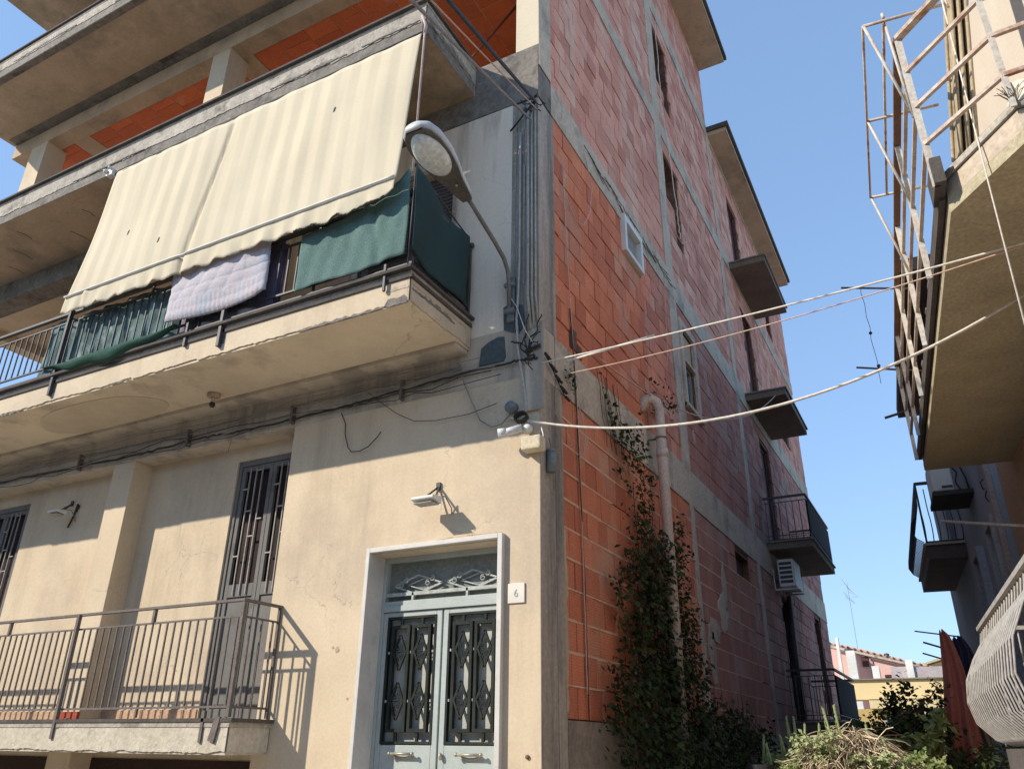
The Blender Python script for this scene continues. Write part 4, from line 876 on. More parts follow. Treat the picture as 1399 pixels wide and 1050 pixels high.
# ================================================================== CLIMBER
V = thing('climbing_vine', 'dark leafy creeper covering the lower side wall around the drain pipe', 'climbing plant', (.2,3,0))
def dens(y, z):
    d = 0
    # lower mass
    if z < 2.35: 
        lo = 1.15+.15*math.sin(z*6); hi = 2.6+(2.35-z)*5.2; d = max(d, 1 if lo < y < hi else 0)
    if 2.2 < z < 3.7: c = 2.35; w = .95-(z-2.2)*.28+.12*math.sin(z*9); d = max(d, 1 if abs(y-c-.15) < w else 0)
    if 3.4 <= z < 4.75: c = 2.5-(z-3.5)*.62; d = max(d, .55 if abs(y-c) < .26+.05*math.sin(z*20) else 0)
    if 2.0 < z < 3.4 and 1.55+.2*math.sin(z*8) < y < 4.0-(z-2.0)*.8: d = max(d, .8)
    if (y-1.95)**2/.07+(z-4.55)**2/.03 < 1: d = 1
    if (y-3.02)**2/.03+(z-5.5)**2/.10 < 1: d = .5
    if 3.1 < y < 4.3 and 2.3 < z < 4.0 and abs(y-3.4-.1*math.sin(z*7)-(3.2-z)*.35) < .28: d = max(d, .6)
    return d
random.seed(11)
vl = MB(); vd = MB(); cnt = 0
clumps = [(random.uniform(1, 12), random.uniform(.2, 5.7)) for _ in range(7000)]
for y, z in clumps:
    if dens(y, z) < random.random()*.999+.001: continue
    depth = .05+random.random()**1.5*(.16 if z > 2.6 else .22+.35*max(0, (2.3-z)))
    if y > 4.5: depth += .1
    nl_ = random.randint(7, 15); tone = random.random(); tgt = vd if random.random() < (.14 if z > 2.3 else .06) else vl
    for k in range(nl_):
        p = Vector((depth+random.uniform(-.06,.08), y+random.gauss(0,.09), z+random.gauss(0,.08)))
        if p.x < .02: p.x = .02+random.random()*.04
        d = Vector((random.uniform(.0,.8), random.uniform(-1,1), random.uniform(-1.2,.4)))
        nrm = Vector((random.uniform(.3,1), random.uniform(-.6,.6), random.uniform(-.2,.9)))
        s = random.uniform(.038,.085); tgt.leaf(p, d, nrm, s, s*random.uniform(.5,.8), min(1, max(0, tone*.6+random.uniform(-.2,.4))))
vl.build('foliage', leafd, V); vd.build('dry_foliage', leafdry, V)
st = MB()
for k in range(46):
    y0 = random.uniform(1.6, 4.4) if k < 30 else random.uniform(4, 7.5); p = Vector((.05, y0, .3)); pts = [p.copy()]; top = random.uniform(2, 4.6) if k < 30 else 2.2
    tgt = 1.9+random.random()*1.0 if k < 30 else y0
    while p.z < top:
        p = p+Vector((random.uniform(-.01,.012), (tgt-p.y)*.06+random.uniform(-.06,.06), random.uniform(.08,.16))); p.x = max(.03, min(.14, p.x)); pts.append(p.copy())
    st.tube(pts, random.uniform(.006,.014), 5, r2=.003)
for k in range(8):
    p = Vector((.03, 1.5+random.random()*.5, 4.4)); pts = [p.copy()]
    for i in range(9): p = p+Vector((0, random.uniform(-.07,.02), .09)); pts.append(p.copy())
    st.tube(pts, .004, 4)
st.build('stem', twig, V)
for k in range(140):
    pass
# small leaves sprouting on the beam
sp_ = MB()
for k in range(60):
    t = random.random(); y = 1.75-.45*t+random.gauss(0,.05); z = 4.5+.75*t
    sp_.leaf(Vector((.04,y,z)), Vector((.4,random.uniform(-1,1),random.uniform(-1,1))), Vector((1,0,.4)), random.uniform(.04,.07), .03, random.random())
for k in range(50):
    y = random.gauss(.58,.05); z = random.gauss(4.78,.05)
    sp_.leaf(Vector((.04,y,z)), Vector((.4,random.uniform(-1,1),random.uniform(-1,1))), Vector((1,0,.4)), random.uniform(.03,.06), .03, random.random())
sp_.build('sprouts', leafd, V)

# ================================================================== RIGHT SIDE: local frame (s along the facade, t into the building)
al = R(4.15)
RX = Matrix(((math.cos(al), -math.sin(al), 0, 3.25), (math.sin(al), math.cos(al), 0, -1.25), (0, 0, 1, 0), (0, 0, 0, 1)))
# in this frame x = t (into building), y = s (along)
def L2W(t, s, z): return RX @ Vector((t, s, z))
RB = thing('near_right_building', 'cream walled building with a big stained balcony overhanging the lane at the right edge', 'building', (4.2,1.5,0))
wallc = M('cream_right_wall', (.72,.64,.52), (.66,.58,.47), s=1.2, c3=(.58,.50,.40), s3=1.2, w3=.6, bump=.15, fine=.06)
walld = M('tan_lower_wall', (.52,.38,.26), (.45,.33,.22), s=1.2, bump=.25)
m = MB(); m.box(.85, 5, -1.2, 5.0, 4.9, 7.6); m.build('upper_wall', wallc, RB, xf=RX)
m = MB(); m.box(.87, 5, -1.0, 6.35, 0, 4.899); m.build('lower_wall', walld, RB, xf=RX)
bsl = M('stained_balcony_soffit', (.85,.79,.69), (.74,.68,.58), s=1.0, c3=(.42,.36,.29), s3=.6, w3=.50, bump=.25, fine=.04, stain=.9, crack=.8)
BP = [(0.02,.15),(.34,-.36),(2.2,-.62),(2.2,5.3),(.02,5.3)]
e = bpy.data.objects.new('balcony', None); COL.objects.link(e); e.parent = RB
e.location = (0,0,0)
m = MB(); m.prism(BP, 2, 4.49, 4.70); m.build('slab', bsl, e, xf=RX)
def offs(P, d):
    out = []; n = len(P)
    for i in range(n):
        a = Vector(P[i-1]); b = Vector(P[i]); c = Vector(P[(i+1) % n]); d1 = (b-a).normalized(); d2 = (c-b).normalized()
        n1 = Vector((d1.y, -d1.x)); n2 = Vector((d2.y, -d2.x)); q = (n1+n2).normalized(); k = d/max(.3, q.dot(n1)); out.append((b.x+q.x*k, b.y+q.y*k))
    return out
# decide outward sign
area = sum(BP[i-1][0]*BP[i][1]-BP[i][0]*BP[i-1][1] for i in range(len(BP)))
sg = 1 if area > 0 else -1
m = MB(); m.prism(offs(BP, sg*.025), 2, 4.701, 4.745); m.build('cap', conc_l, e, xf=RX)
m = MB(); m.prism(offs(BP, sg*.008), 2, 4.565, 4.695); m.build('edge_band', conc, e, xf=RX)
m = MB(); m.prism(offs(BP, sg*.012), 2, 4.485, 4.56); m.build('lower_rim', M('pale_rim', (.46,.40,.27), (.38,.33,.23), s=3, bump=.4), e, xf=RX)
m = MB()
for k in range(60):
    p = Vector((random.uniform(.0,.03), random.uniform(.2,5.2), 4.76)); m.box(p.x-.03, p.x+.03, p.y-.04, p.y+.05, 4.746, 4.75+random.random()*.03)
m.build('rubble', conc_d, e, xf=RX)
m = MB(); m.box(-.035, .0, .15, 5.2, 4.58, 4.70); m.build('dark_gutter', dark_edge, e, xf=RX)
m = MB(); m.box(-.06, .0, -.02, .24, 4.60, 4.78); m.build('corner_block', dark_edge, e, xf=RX)
m = MB()
for t0,s0,t1,s1 in ((.35,1.5,.6,1.2),(.45,2.9,.9,2.3),(.35,.75,.5,.5)): m.bar((t0,s0,4.489),(t1,s1,4.489),.012,.004)
m.build('rebar_marks', dark_edge, e, xf=RX)
# railing with chamfered corner
rl = MB(); rl2 = MB(); RP = [(-.05,5.25),(-.05,.02),(.32,-.40),(2.2,-.66)]
for k, z in enumerate((5.79, 5.50, 5.21, 4.92)):
    w = .05 if k == 0 else .024
    for i in range(3):
        (rl if i == 0 and k == 0 else rl2).bar((RP[i][0], RP[i][1], z), (RP[i+1][0], RP[i+1][1], z), w, w*.6 if k == 0 else w)
rl.build('handrail', M('brown_handrail', (.20,.11,.075), (.16,.09,.06), s=5), e, xf=RX); rl2.build('railing', iron_r, e, xf=RX)
for s_ in (.02, 1.1, 2.2, 3.3, 4.4, 5.25):
    ps = MB(); ps.bar((-.05+.0, s_, 4.6), (-.05, s_, 5.77), .04, .012); ps.build('railing_post', iron_w, e, xf=RX)
ps = MB(); ps.bar((.32,-.40,4.7),(.32,-.40,5.77),.03,.012); ps.build('railing_post', iron_w, e, xf=RX)
# clothes rack
CR = thing('drying_rack', 'rusty metal drying rack frame projecting outside the near right balcony railing', 'drying rack', tuple(L2W(-.2,1,5.8)))
rk = MB(); z = 5.96
rk.tube([(-.23,0,z),(-.23,1.95,z)], .009, 6)
for s_ in (0,.95,1.95): rk.tube([(-.23,s_,z),(.26,s_+.02,z)], .012, 6); 
rk.tube([(-.10,.0,z+.03),(-.10,1.95,z)], .010, 6)
rk.build('frame', iron_r, CR, xf=RX)
for s_ in (0,.95,1.95): rk = MB(); rk.tube([(-.225,s_,z),(-.045,s_+.15,5.22)], .010, 6); rk.build('strut', iron_w, CR, xf=RX)
rk = MB(); rk.tube([(-.10,.02,z+.08),(-.06,.1,5.2)], .010, 6); rk.build('strut', iron_w, CR, xf=RX)
m = MB(); pts = [L2W(.24,-.02,5.98), L2W(.15,-.2,5.75), L2W(.13,-.25,4.7), L2W(.10,-.3,3.3)]; m.tube([L2W(.24,-.02,6.0), L2W(.1,-.3,3.3)], .0045, 6)
m.tube([L2W(.24,-.02,6.0), L2W(.25,-.05,5.93), L2W(.262,-.03,5.87)], .007, 5)
tag(m.build('rope', cable_w), 'white rope hanging straight down in front of the near right balcony', 'rope')
# folded canvas
m = MB()
def cv(u, v):
    t = .10+.36*v+.15*u*(1-.12*v); s_ = .42+.05*math.sin(u*19)+.03*math.sin(u*41); return (t, s_+.0*v, 4.75+2.3*v)
m.grid(cv, 50, 14); cvo = m.build('folded_awning', M('folded_cream_canvas', (.56,.46,.31), (.42,.33,.21), s=2, streak=True, trans=.15, bump=.2), None, solid=.02, xf=RX)
tag(cvo, 'gathered cream awning canvas hanging on the near right balcony', 'awning')
m = MB(); m.grid(lambda u, v: (.46+.16*u+.02*math.sin(v*9), .15+.04*math.sin(u*9), 4.76+.62*v*(1-.3*u)), 10, 8); tag(m.build('hanging_cloth', M('pale_cloth', (.66,.62,.52)), None, solid=.01, xf=RX), 'pale crumpled cloth standing behind the rail on the near right balcony', 'cloth')
m = MB()
for k in range(16):
    p = Vector((.33,-.385,4.72)); pts = [p.copy()]; d = Vector((random.uniform(-.6,.6), random.uniform(-.6,.0), 1))
    for i in range(4): p = p+d*.035+Vector((random.uniform(-.01,.01),0,-.01*i)); pts.append(p.copy())
    m.tube([RX @ q for q in pts], .002, 4)
tag(m.build('weed', twig), 'small dry weed growing from the edge of the near right balcony slab', 'weed')
# clothes rods
for a, b, r, lab in (((2.42,3,6.45),(3.1,3,6.25),.012,'upper of the pale rods sticking out past the near right balcony'),
                 ((2.38,4,5.87),(3.12,4,5.66),.012,'lower grey rod sticking out past the near right balcony'),
                 ((2.50,8,6.64),(2.95,8,6.72),.022,'short dark stub rod below the pale rods'),
                 ((2.42,5,2.87),(2.90,5,2.78),.008,'thin dark rod from which the red cloth hangs'),
                 ((2.46,6,2.85),(2.78,6,2.73),.012,'short dark rod low behind the red cloth, upper of a pair'),
                 ((2.43,6,2.72),(2.75,6,2.60),.010,'short dark rod low behind the red cloth, lower of a pair'),
                 ((2.93,4,3.88),(4.0,3.2,3.50),.016,'long pale rod crossing in front of the blue grey wall')):
    cable('clothes_rod', [a, b], r, iron_g if r != .016 else iron_w, lab, 'rod')
m = MB(); pts = [(2.62,3.0,6.38)]
for i in range(9): pts.append((2.62+random.uniform(-.01,.01), 3.1+.1*i, 6.38-.06*i*1.7))
m.tube([Vector(p) for p in pts], .004, 4); m.sphere((2.62,3.5,6.05), .02); m.sphere((2.63,3.8,5.75),.022)
tag(m.build('knotted_string', cable_b), 'thin knotted string hanging between the two pale rods', 'string')

# ---- blue-grey building beyond
BB = thing('blue_grey_building', 'blue grey rendered building in shade beyond the near right balcony', 'building', (4.2,9,0))
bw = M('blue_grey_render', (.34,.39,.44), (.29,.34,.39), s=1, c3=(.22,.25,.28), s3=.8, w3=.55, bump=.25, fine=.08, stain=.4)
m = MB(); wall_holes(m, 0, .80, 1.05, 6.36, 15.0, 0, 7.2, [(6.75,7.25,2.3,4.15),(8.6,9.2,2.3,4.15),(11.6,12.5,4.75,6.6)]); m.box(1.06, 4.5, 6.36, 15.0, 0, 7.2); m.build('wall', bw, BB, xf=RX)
m = MB(); m.box(.74, .799, 6.40, 6.58, 0, 5.4); m.build('trim', M('pale_grey_trim', (.42,.38,.35)), BB, xf=RX)
for a, b in ((6.75,7.25),(8.6,9.2)):
    w_ = bpy.data.objects.new('window', None); COL.objects.link(w_); w_.parent = BB
    m = MB(); m.box(.70,.799,a-.12,a-.001,2.2,4.25); m.box(.70,.799,b+.001,b+.12,2.2,4.25); m.box(.70,.799,a,b,4.151,4.25); m.build('surround', M('pale_surround', (.40,.40,.40)), w_, xf=RX)
    m = MB(); m.box(.86,.9,a,b,2.3,4.15); m.build('pane', shutdark, w_, xf=RX)
def belly(P, prof, zt, n_along):
    """bowed bars; P corner path in (t,s); prof list of (out, z)"""
    r = MB()
    for i in range(len(P)-1):
        a = Vector((*P[i], 0)); b = Vector((*P[i+1], 0)); d = (b-a).normalized(); o = Vector((-d.y, d.x, 0))*-1
        if i == 0 and False: o = -o
        n = max(2, int((b-a).length/n_along))
        for k in range(n+1):
            p = a+(b-a)*k/n; r.tube([p+o*q[0]+Vector((0,0,q[1])) for q in prof], .009, 5)
        for zz in (zt, prof[0][1]): r.bar(a+Vector((0,0,zz)), b+Vector((0,0,zz)), .03)
    return r
bb = bpy.data.objects.new('balcony', None); COL.objects.link(bb); bb.parent = BB
m = MB(); m.box(.22,.799,10.45,13.8,4.5,4.72); m.build('slab', M('brown_slab', (.17,.13,.11), (.13,.10,.085)), bb, xf=RX)
m = MB(); m.box(.18,.799,10.40,13.85,4.721,4.76); m.build('edge', conc, bb, xf=RX)
prof = [(.04,4.79),(.14,4.86),(.20,4.98),(.18,5.12),(.08,5.28),(.03,5.42),(.02,5.70)]
belly([(.24,13.75),(.24,10.5),(.79,10.5)], prof, 5.82, .11).build('railing', iron, bb, xf=RX)
m = MB(); m.bar((.24,13.75,5.80),(.24,10.5,5.80),.035); m.bar((.24,10.5,5.80),(.79,10.5,5.80),.035); m.bar((.24,10.5,4.76),(.24,10.5,5.8),.03); m.build('handrail', iron, bb, xf=RX)
ub = bpy.data.objects.new('upper_balcony', None); COL.objects.link(ub); ub.parent = BB
m = MB(); m.box(.33,3.0,6.5,12.4,7.75,7.95); m.build('slab', M('brown_slab', (.17,.13,.11)), ub, xf=RX)
m = MB(); m.box(.9,3.0,6.5,12.4,7.2,7.749); m.build('wall', bw, ub, xf=RX)
A2 = thing('air_conditioner', 'white air conditioner outdoor unit on a shelf below the near right balcony soffit', 'air conditioner', tuple(L2W(.3,7,4.7)))
m = MB(); m.box(.16,.46,5.9,6.3,4.28+.0,4.72) if False else m.box(.30,.58,8.2,8.9,5.02,5.5); m.build('body', white_pl, A2, bevel=.02, xf=RX)
m = MB(); m.box(.34,.44,8.18,8.199,5.40,5.42); m.box(.42,.56,8.18,8.199,5.06,5.09); m.build('grille', iron, A2, xf=RX)
m = MB(); m.box(.28,.80,8.1,9.0,4.93,4.99); m.build('shelf', M('dark_shelf', (.06,.055,.05)), A2, xf=RX)
m = MB(); m.tube([RX @ Vector(q) for q in ((.60,8.3,5.4),(.66,8.3,5.3),(.62,8.3,5.15),(.68,8.3,5.0))], .012, 6); m.tube([RX @ Vector(q) for q in ((.60,8.3,5.5),(.70,8.3,5.45),(.76,8.3,5.2),(.78,8.3,4.9))], .012, 6); m.build('hoses', cable_b, A2)
# wall hook on the blue wall
m = MB(); m.tube([RX @ Vector(q) for q in ((.79,6.8,4.75),(.72,6.8,4.7),(.74,6.8,4.6),(.78,6.8,4.62),(.74,6.8,4.5),(.78,6.8,4.42))], .009, 5); tag(m.build('cable_coil', cable_b), 'small black coil of cable on the blue grey wall', 'cable')

# near low balcony with bowed white bars
LBt = bpy.data.objects.new('ground_floor_balcony', None); COL.objects.link(LBt); LBt.parent = RB
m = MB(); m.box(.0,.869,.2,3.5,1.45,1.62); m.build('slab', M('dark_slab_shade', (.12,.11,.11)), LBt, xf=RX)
r = MB(); n = 23
for k in range(n+1):
    s_ = .35+3.05*k/n
    r.tube([(q[0], s_, q[1]) for q in ((.05,1.64),(-.06,1.68),(-.17,1.80),(-.205,1.95),(-.18,2.12),(-.10,2.28),(-.02,2.40),(.0,2.50))], .006, 5)
for k in range(9):
    t_ = .0+.8*k/9
    r.tube([(t_, q[0], q[1]) for q in ((3.42,1.64),(3.5,1.72),(3.56,1.95),(3.5,2.2),(3.42,2.5))], .0065, 5)
r.build('bowed_bars', M('grey_white_bars', (.40,.385,.37), (.33,.32,.30), s=6), LBt, xf=RX)
r = MB(); r.bar((0,.3,2.52),(0,3.42,2.52),.05,.03); r.bar((0,3.42,2.52),(.86,3.42,2.52),.05,.03); r.build('handrail', M('grey_white_bars', (.50,.48,.46)), LBt, xf=RX)

# ---- cloths on the rod
def drape(x, y, z, w_top, w_bot, h, dy=.12, lean=0, k=1):
    def fn(u, v):
        w = w_top+(w_bot-w_top)*v**k; return (x-lean*v+w*(u-.0)+.02*v*math.sin(v*7), y+dy*math.sin(u*14+v*1.5)*(.3+.7*v)-.1*u, z-h*v+.02*math.sin(u*9))
    m = MB(); m.grid(fn, 30, 24); return m
def hung(nm, mat, lab, *a, **k):
    tag(drape(*a, **k).build(nm, mat, None, solid=.006), lab, 'cloth')
redc = M('brick_red_cloth', (.74,.28,.20), (.62,.21,.15), s=3, c3=(.80,.42,.32), s3=3, w3=.58, rough=.9, trans=.3, bump=.4, fine=.15)
hung('red_cloth', redc, 'brick red cloth hanging from a rod above the plants', 2.675, 5.0, 2.85, .035, .40, 1.5, dy=.05, lean=.19, k=.55)
hung('blue_cloth', M('navy_cloth', (.035,.04,.085), (.05,.05,.1), s=4, trans=.1), 'navy blue cloth hanging beside the red one', 2.80, 5.0, 2.77, .06, .22, .46, dy=.05, k=.5)
hung('beige_cloth', M('beige_cloth', (.52,.38,.25), (.42,.30,.19), s=4, trans=.25), 'beige cloth hanging below and behind the navy one', 2.79, 5.12, 2.76, .04, .20, 1.15, dy=.05, k=.6)

# ================================================================== BACKGROUND
Yb = thing('yellow_building', 'low yellow building with a wide parapet at the end of the lane', 'building', (1,25,0))
yel = M('yellow_render', (.78,.62,.34), (.72,.56,.30), s=.6, bump=.1, fine=.06)
m = MB(); m.box(-3, 2.9, 25, 26, 3.14, 3.75); m.build('parapet', yel, Yb)
m = MB(); m.box(-3, 2.9, 24.9, 26, 3.752, 3.79); m.box(.0,2.9,24.85,24.99,3.12,3.15); m.build('coping', M('grey_brown_coping', (.30,.24,.17)), Yb)
m = MB(); m.box(.0, 2.9, 24.86, 25.5, 2.86, 3.119); m.build('cornice', M('pale_yellow_render', (.70,.58,.32), (.64,.53,.3)), Yb)
m = MB(); wall_holes(m, 1, 25.3, 25.5, -3, 2.9, 0, 2.86, [(.41,1.10,1.2,2.57)]); m.build('wall', M('ochre_render', (.50,.37,.16), (.45,.34,.15)), Yb)
m = MB(); m.box(.42,1.09,25.4,25.45,1.2,2.56); m.build('window', tealglass, Yb)
m = MB(); m.box(.34,.409,25.24,25.35,1.2,2.64); m.box(1.101,1.17,25.24,25.35,1.2,2.64); m.box(.41,1.10,25.24,25.35,2.571,2.64); m.build('window_frame', conc_l, Yb)
m = MB(); m.tube([(1.62,24.95,0),(1.62,24.95,3.1)], .05, 8); m.build('downpipe', conc_l, Yb)
Pk = thing('pink_building', 'pink house with white columns behind the yellow parapet', 'building', (0,32,0))
pink = M('pink_render', (.72,.47,.42), (.66,.43,.38), s=.6, fine=.06)
m = MB(); m.prism([(-5,0),(3.2,0),(3.2,4.3),(2.0,4.75),(-1.2,5.72),(-5,6.6)], 1, 33, 36); m.build('wall', pink, Pk)
m = MB(); m.add([( -5,32.85,6.72),(3.4,32.85,4.30),(3.4,36.4,4.30),(-5,36.4,6.72),(-5,32.85,6.62),(3.4,32.85,4.20),(3.4,36.4,4.20),(-5,36.4,6.62)], [(0,1,2,3),(7,6,5,4),(0,4,5,1),(1,5,6,2),(2,6,7,3),(3,7,4,0)]); m.build('roof', M('tan_roof', (.40,.27,.19), (.34,.23,.16)), Pk)
m = MB()
for x0, x1, zt in ((-1.28,-.92,5.45),(-.35,-.08,4.8),(.95,1.22,5.0),(-1.62,-1.50,6.0)): m.box(x0, x1, 32.2, 32.5, 2, zt)
m.build('columns', M('white_column_paint', (.78,.76,.72)), Pk)
m = MB(); m.box(.35,.94,32.3,32.4,3,4.75); m.box(1.23,3,32.3,32.4,3,4.72); m.build('parapet', M('grey_violet_render', (.48,.42,.42)), Pk)
m = MB(); m.box(-.75,-.50,32.9,32.99,4.85,5.25); m.build('window', shutmaroon, Pk)
m = MB()
for k in range(34):
    x_ = -4.9+k*.245; zt = 6.72-(x_+5)*(2.42/8.4); m.tube([(x_,32.8,zt+.02),(x_,34.5,zt+.02)], .05, 5)
m.build('roof_tiles', M('clay_roof_tiles', (.42,.26,.17), (.34,.20,.13), s=6), Pk)
m = MB(); m.tube([(-1.9,32.78,5.70),(3.3,32.78,4.22)], .05, 6); m.tube([(-.42,32.9,5.2),(-.42,32.9,3)], .03, 6); m.build('gutter', conc_l, Pk)
for x_, z_ in ((.05,4.45),(1.6,4.4)):
    m = MB(); m.box(x_,x_+.34,32.93,32.99,z_-.45,z_+.05); m.build('window', shutmaroon, Pk)
m = MB(); m.sphere((.25,33,5.30), .12, 8, (1,1,.6)); m.build('roof_cowl', dark_edge, Pk)
Hs = thing('cream_house', 'cream gabled house peeking behind the pink house', 'building', (2.5,45,0))
m = MB(); m.prism([(.6,0),(6,0),(6,5.7),(3.2,6.3),(.6,5.6)], 1, 45, 50); m.build('wall', yel, Hs)
m = MB(); m.add([(0,44.5,5.55),(3.1,44.5,6.45),(3.1,51,6.45),(0,51,5.55),(6.5,44.5,6.0),(6.5,51,6.0),(0,44.5,5.45),(3.1,44.5,6.33),(3.1,51,6.33),(0,51,5.45),(6.5,44.5,5.88),(6.5,51,5.88)], [(0,1,2,3),(1,4,5,2),(6,9,8,7),(7,8,11,10),(0,6,7,1),(1,7,10,4)]); m.build('roof', M('cream_roof_edge', (.58,.46,.28)), Hs)
m = MB(); m.box(.9,1.9,44.6,44.9,4.4,5.6); m.build('grey_gable', M('grey_gable', (.40,.42,.44)), Hs)
TA = MB()
for k in range(5): TA.tube([(-1.75+.1*k, 40, 9.9-.25*k), (-1.45+.1*k, 40, 9.3-.1*k)], .009, 4)
for k in range(6): TA.tube([(-1.72+.07*k, 40, 9.2-.1*k), (-1.62+.07*k, 40, 8.8-.05*k)], .009, 4)
TA.tube([(-1.5,40,5.0),(-1.5,40,9.6)], .010, 5); tag(TA.build('tv_antenna', iron_g), 'thin television antenna against the sky beyond the far balconies', 'antenna')

# ================================================================== PLANTS AT THE BOTTOM
pl = MB(); pl.box(1.0, 3.15, 1.1, 2.4, .013, 1.36); tag(pl.build('planter_wall', conc), 'low rough planter wall carrying the dry heap at the bottom right', 'planter')
random.seed(21)
H = thing('dry_heap', 'domed heap of tangled straw coloured dry twigs at the bottom of the lane', 'dry plant', (1.95,1.5,1.36))
m = MB(); m2 = MB()
for k in range(1500):
    a = random.uniform(0, 2*math.pi); rr = random.random()**.5; cx = 1.92+.42*rr*math.cos(a); cy = 1.55+.36*rr*math.sin(a); zt = 1.38+.36*(1-rr**2)+random.uniform(-.05,.04)
    p = Vector((cx, cy, zt)); d = Vector((math.cos(a)+random.uniform(-.9,.9), math.sin(a)+random.uniform(-.9,.9), random.uniform(-1.0,.35))).normalized(); pts = [p.copy()]; st_ = random.uniform(.03,.06)
    for i in range(5): d = (d+Vector((random.uniform(-.35,.35),random.uniform(-.35,.35),random.uniform(-.45,.1)))).normalized(); p = p+d*st_; pts.append(p.copy())
    (m if random.random() < .75 else m2).tube(pts, random.uniform(.0015,.004), 3, rnd=random.random())
m.build('straw', straw, H); m2.build('twigs', twig, H)
m = MB(); m.sphere((1.92,1.55,1.36), .36, 16, (1.15,1,.9)); m.build('core', M('dark_litter', (.07,.055,.035), (.11,.08,.05), s=12, bump=1), H)
def succ(x, y, z, h, lab):
    S_ = thing('succulent', lab, 'succulent', (x,y,z), 'succulents round the dry heap')
    m = MB(); top = Vector((x+random.uniform(-.03,.03), y, z+h)); m.tube([(x,y,z),(x+.01,y,z+h*.5),top], .010, 6); 
    n = int(h/.006)
    for k in range(n):
        t = k/n; p = Vector((x,y,z)).lerp(top, .15+.85*t); a = k*2.4; d = Vector((math.cos(a), math.sin(a), 1.3+t)); m.leaf(p, d, Vector((-math.sin(a), math.cos(a), .2)).cross(d), random.uniform(.03,.045)*(1.1-.5*t), .014, random.random())
    m.build('leafy_stem', leafs, S_)
for i, (x, h) in enumerate(((1.25,.30),(1.33,.24),(1.47,.36),(1.52,.36),(1.60,.30),(1.43,.22),(1.70,.30),(1.80,.42),(1.87,.44),(2.14,.30),(2.20,.28),(2.05,.30))):
    succ(x, 1.5+random.uniform(-.12,.12), 1.48 if 1.4 < x < 2.1 else 1.40, h, ['leftmost thin succulent stem by the heap', 'second short succulent stem from the left', 'tall pale succulent stalk left of the heap top', 'thick succulent stalk next to the tall pale one', 'succulent stalk leaning right of the thick pair', 'low succulent sprig in front of the tall stalks', 'succulent sprig at the left shoulder of the heap', 'slim succulent spike behind the heap top', 'second slim succulent spike behind the heap top', 'succulent at the right foot of the heap', 'rightmost grey green succulent by the heap', 'short succulent sprig on the right slope of the heap'][i])
def bush(nm, mat, lab, c, rad, n, s, catg='shrub'):
    m = MB(); c = Vector(c)
    hubs = [c+Vector((random.gauss(0,rad[0]*.5), random.gauss(0,rad[1]*.5), random.gauss(0,rad[2]*.45))) for _ in range(max(6, n//40))]
    for k in range(n):
        h = random.choice(hubs); p = h+Vector((random.gauss(0,rad[0]*.16), random.gauss(0,rad[1]*.16), random.gauss(0,rad[2]*.16)))
        d = Vector((random.uniform(-1,1), random.uniform(-1,.4), random.uniform(-.9,.7))); nr = Vector((random.uniform(-.5,.5), random.uniform(-.8,0), random.uniform(.2,1)))
        q = s*random.uniform(.6,1.3); m.leaf(p, d, nr, q, q*.7, random.random())
    T = thing(nm, lab, catg, tuple(c)); m.build('foliage', mat, T)
    t = MB()
    for h in hubs[:40]: t.tube([(c.x+random.uniform(-.05,.05), c.y, c.z-rad[2]*1.3), (c.x*.5+h.x*.5, c.y*.5+h.y*.5, c.z-rad[2]*.3), h], .006, 5, r2=.002)
    t.build('stems', twig, T)
bush('shrub', leafg, 'fresh yellow green leaves low on the left of the dry heap', (1.50,1.42,1.50), (.22,.2,.12), 700, .035)
bush('shrub', leafs, 'pale green sprawling succulent leaves over the left side of the dry heap', (1.72,1.30,1.62), (.20,.12,.12), 520, .035)
bush('shrub', leafs, 'pale green creeping sprigs at the right foot of the dry heap', (2.18,1.22,1.52), (.16,.12,.10), 360, .04)
bush('shrub', leafg, 'bright green leafy plant right of the dry heap', (2.36,1.35,1.44), (.18,.2,.14), 620, .040)
bush('shrub', leafd, 'dark dense shrub in front of the yellow building', (2.30,4.6,1.75), (.35,.3,.42), 2200, .06)
bush('shrub', leafd, 'dark shrub under the blue cloth by the bowed balcony', (2.86,3.0,1.35), (.3,.3,.30), 1300, .06)
bush('shrub', leafg, 'broad leaved green plant in front of the red cloth', (2.52,2.6,1.70), (.14,.12,.28), 200, .085)
bush('shrub', leafd, 'dark green shrub behind the dry heap', (1.8,4.2,1.72), (.55,.3,.16), 1600, .055)
bush('shrub', leafg, 'light green scrub between the heap and the yellow building', (2.15,3.4,1.66), (.30,.2,.10), 420, .06)
m = MB(); mb2 = MB(); p = Vector((2.0,4.0,1.75)); pts = [p.copy()]
for i in range(14): p = p+Vector((.035+random.uniform(-.01,.02), 0, .035+random.uniform(-.02,.02))); pts.append(p.copy()); 
for q in pts[4:]:
    for k in range(4): mb2.leaf(q+Vector((random.gauss(0,.02),0,random.gauss(0,.02))), Vector((random.uniform(-1,1),-.3,random.uniform(-.6,.6))), Vector((0,-.5,1)), .06, .035, random.random())
BR = thing('sprig', 'arching leafy sprig in front of the yellow building', 'branch', (2.0,4.0,1.7)); m.tube(pts, .006, 5, r2=.003); m.build('stem', twig, BR); mb2.build('leaves', leafdry, BR)
PT = thing('flower_pot', 'dark plant pot at the bottom left of the succulents', 'plant pot', (1.27,1.3,1.362))
m = MB(); m.tube([(1.27,1.3,1.362),(1.27,1.3,1.43),(1.27,1.3,1.49)], .07, 16, r2=.10); m.build('pot', M('black_pot', (.03,.03,.03)), PT)

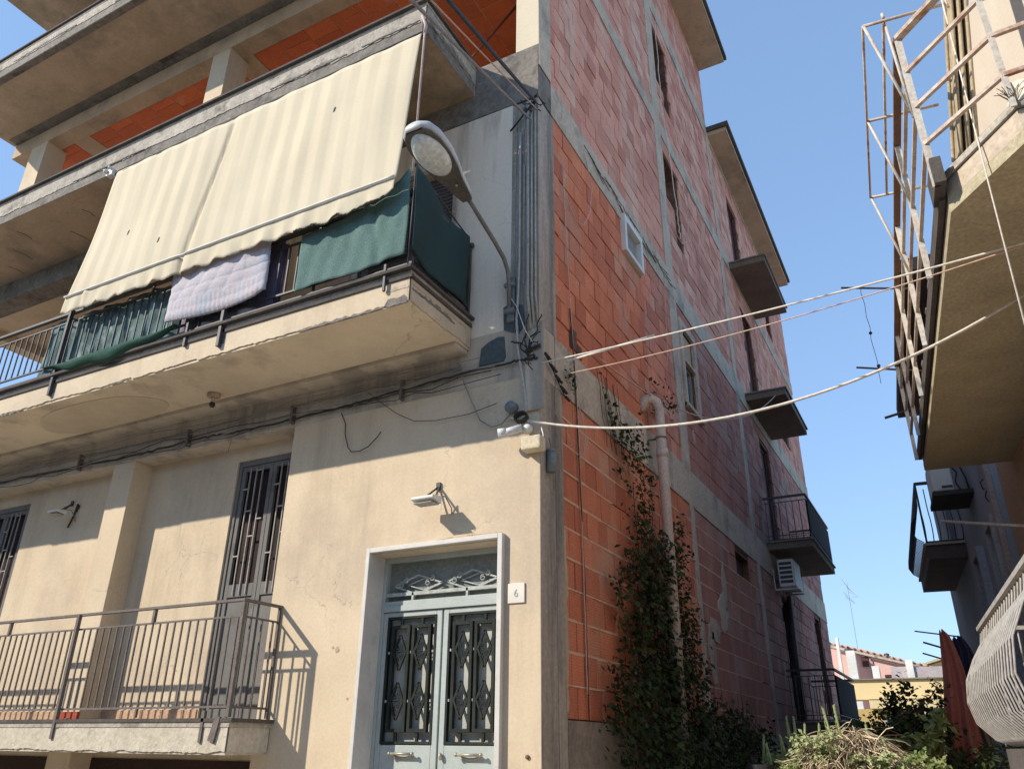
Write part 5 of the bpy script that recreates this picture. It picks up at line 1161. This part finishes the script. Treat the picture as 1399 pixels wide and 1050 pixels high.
# unseen house added behind the viewpoint: limits sky light, bounces light onto the front
OH = thing('unseen_opposite_house', 'unseen tan house added across the street to limit sky light on the cream front', 'building', (-10,-15,0))
m = MB(); wall_holes(m, 1, -12.3, -12, -30, 9, 0, 6.3, [(x, x+1.1, z, z+1.5) for x in range(-28, 8, 4) for z in (1.2, 4.6)]); m.box(-30, 9, -20, -12.301, 0, 6.3); m.build('wall', M('ochre_house_wall', (.30,.23,.16), (.26,.20,.14)), OH)
m = MB(); m.box(-30.3, 9.3, -20.3, -11.6, 6.301, 6.5); m.build('roof', conc_t, OH)

# ================================================================== LIGHT, SKY, CAMERA
travel = Vector((.48,.47,-.44)).normalized()
sd = bpy.data.lights.new('sun', 'SUN'); sd.energy = 3.0; sd.angle = R(.7); sd.color = (1,.91,.77)
so = bpy.data.objects.new('sun', sd); COL.objects.link(so); so.rotation_euler = travel.to_track_quat('-Z', 'Y').to_euler(); so.location = (-10,-10,20)
w = bpy.data.worlds.new('World'); scene.world = w; w.use_nodes = True; nt = w.node_tree; nt.nodes.clear()
sk = nt.nodes.new('ShaderNodeTexSky'); sk.sky_type = 'NISHITA'; sk.sun_disc = False; sk.sun_elevation = math.asin(-travel.z)
sk.sun_rotation = math.atan2(-travel.x, -travel.y)   # clockwise from +Y
sk.air_density = 1.0; sk.dust_density = .15; sk.ozone_density = 2.0
bg = nt.nodes.new('ShaderNodeBackground'); bg.inputs[1].default_value = .15; ow = nt.nodes.new('ShaderNodeOutputWorld')
gm = nt.nodes.new('ShaderNodeGamma'); gm.inputs[1].default_value = .45; nt.links.new(sk.outputs[0], gm.inputs[0])
tn = nt.nodes.new('ShaderNodeVectorMath'); tn.operation = 'MULTIPLY'; tn.inputs[1].default_value = (1.065, 1.40, 1.86); nt.links.new(gm.outputs[0], tn.inputs[0])
nt.links.new(tn.outputs[0], bg.inputs[0]); nt.links.new(bg.outputs[0], ow.inputs[0])

cam = bpy.data.cameras.new('camera'); co = bpy.data.objects.new('camera', cam); COL.objects.link(co); scene.camera = co
f, pi_, ro, ya = 1075.464, R(24.65624), R(.63094), R(28.27881)
fwd = Vector((-math.sin(ya)*math.cos(pi_), math.cos(ya)*math.cos(pi_), math.sin(pi_))); rt = Vector((math.cos(ya), math.sin(ya), 0)); up = rt.cross(fwd)
r2 = rt*math.cos(ro)+up*math.sin(ro); u2 = -rt*math.sin(ro)+up*math.cos(ro)
mt = Matrix((( r2.x, u2.x, -fwd.x, 2.76988), (r2.y, u2.y, -fwd.y, -5.65842), (r2.z, u2.z, -fwd.z, 1.6), (0,0,0,1)))
co.matrix_world = mt; cam.sensor_width = 36; cam.lens = f/1399*36; cam.clip_start = .05; cam.clip_end = 500
scene.view_settings.view_transform = 'Standard'; scene.view_settings.look = 'None'; scene.view_settings.exposure = .9; scene.view_settings.gamma = 1
scene.cycles.max_bounces = 6
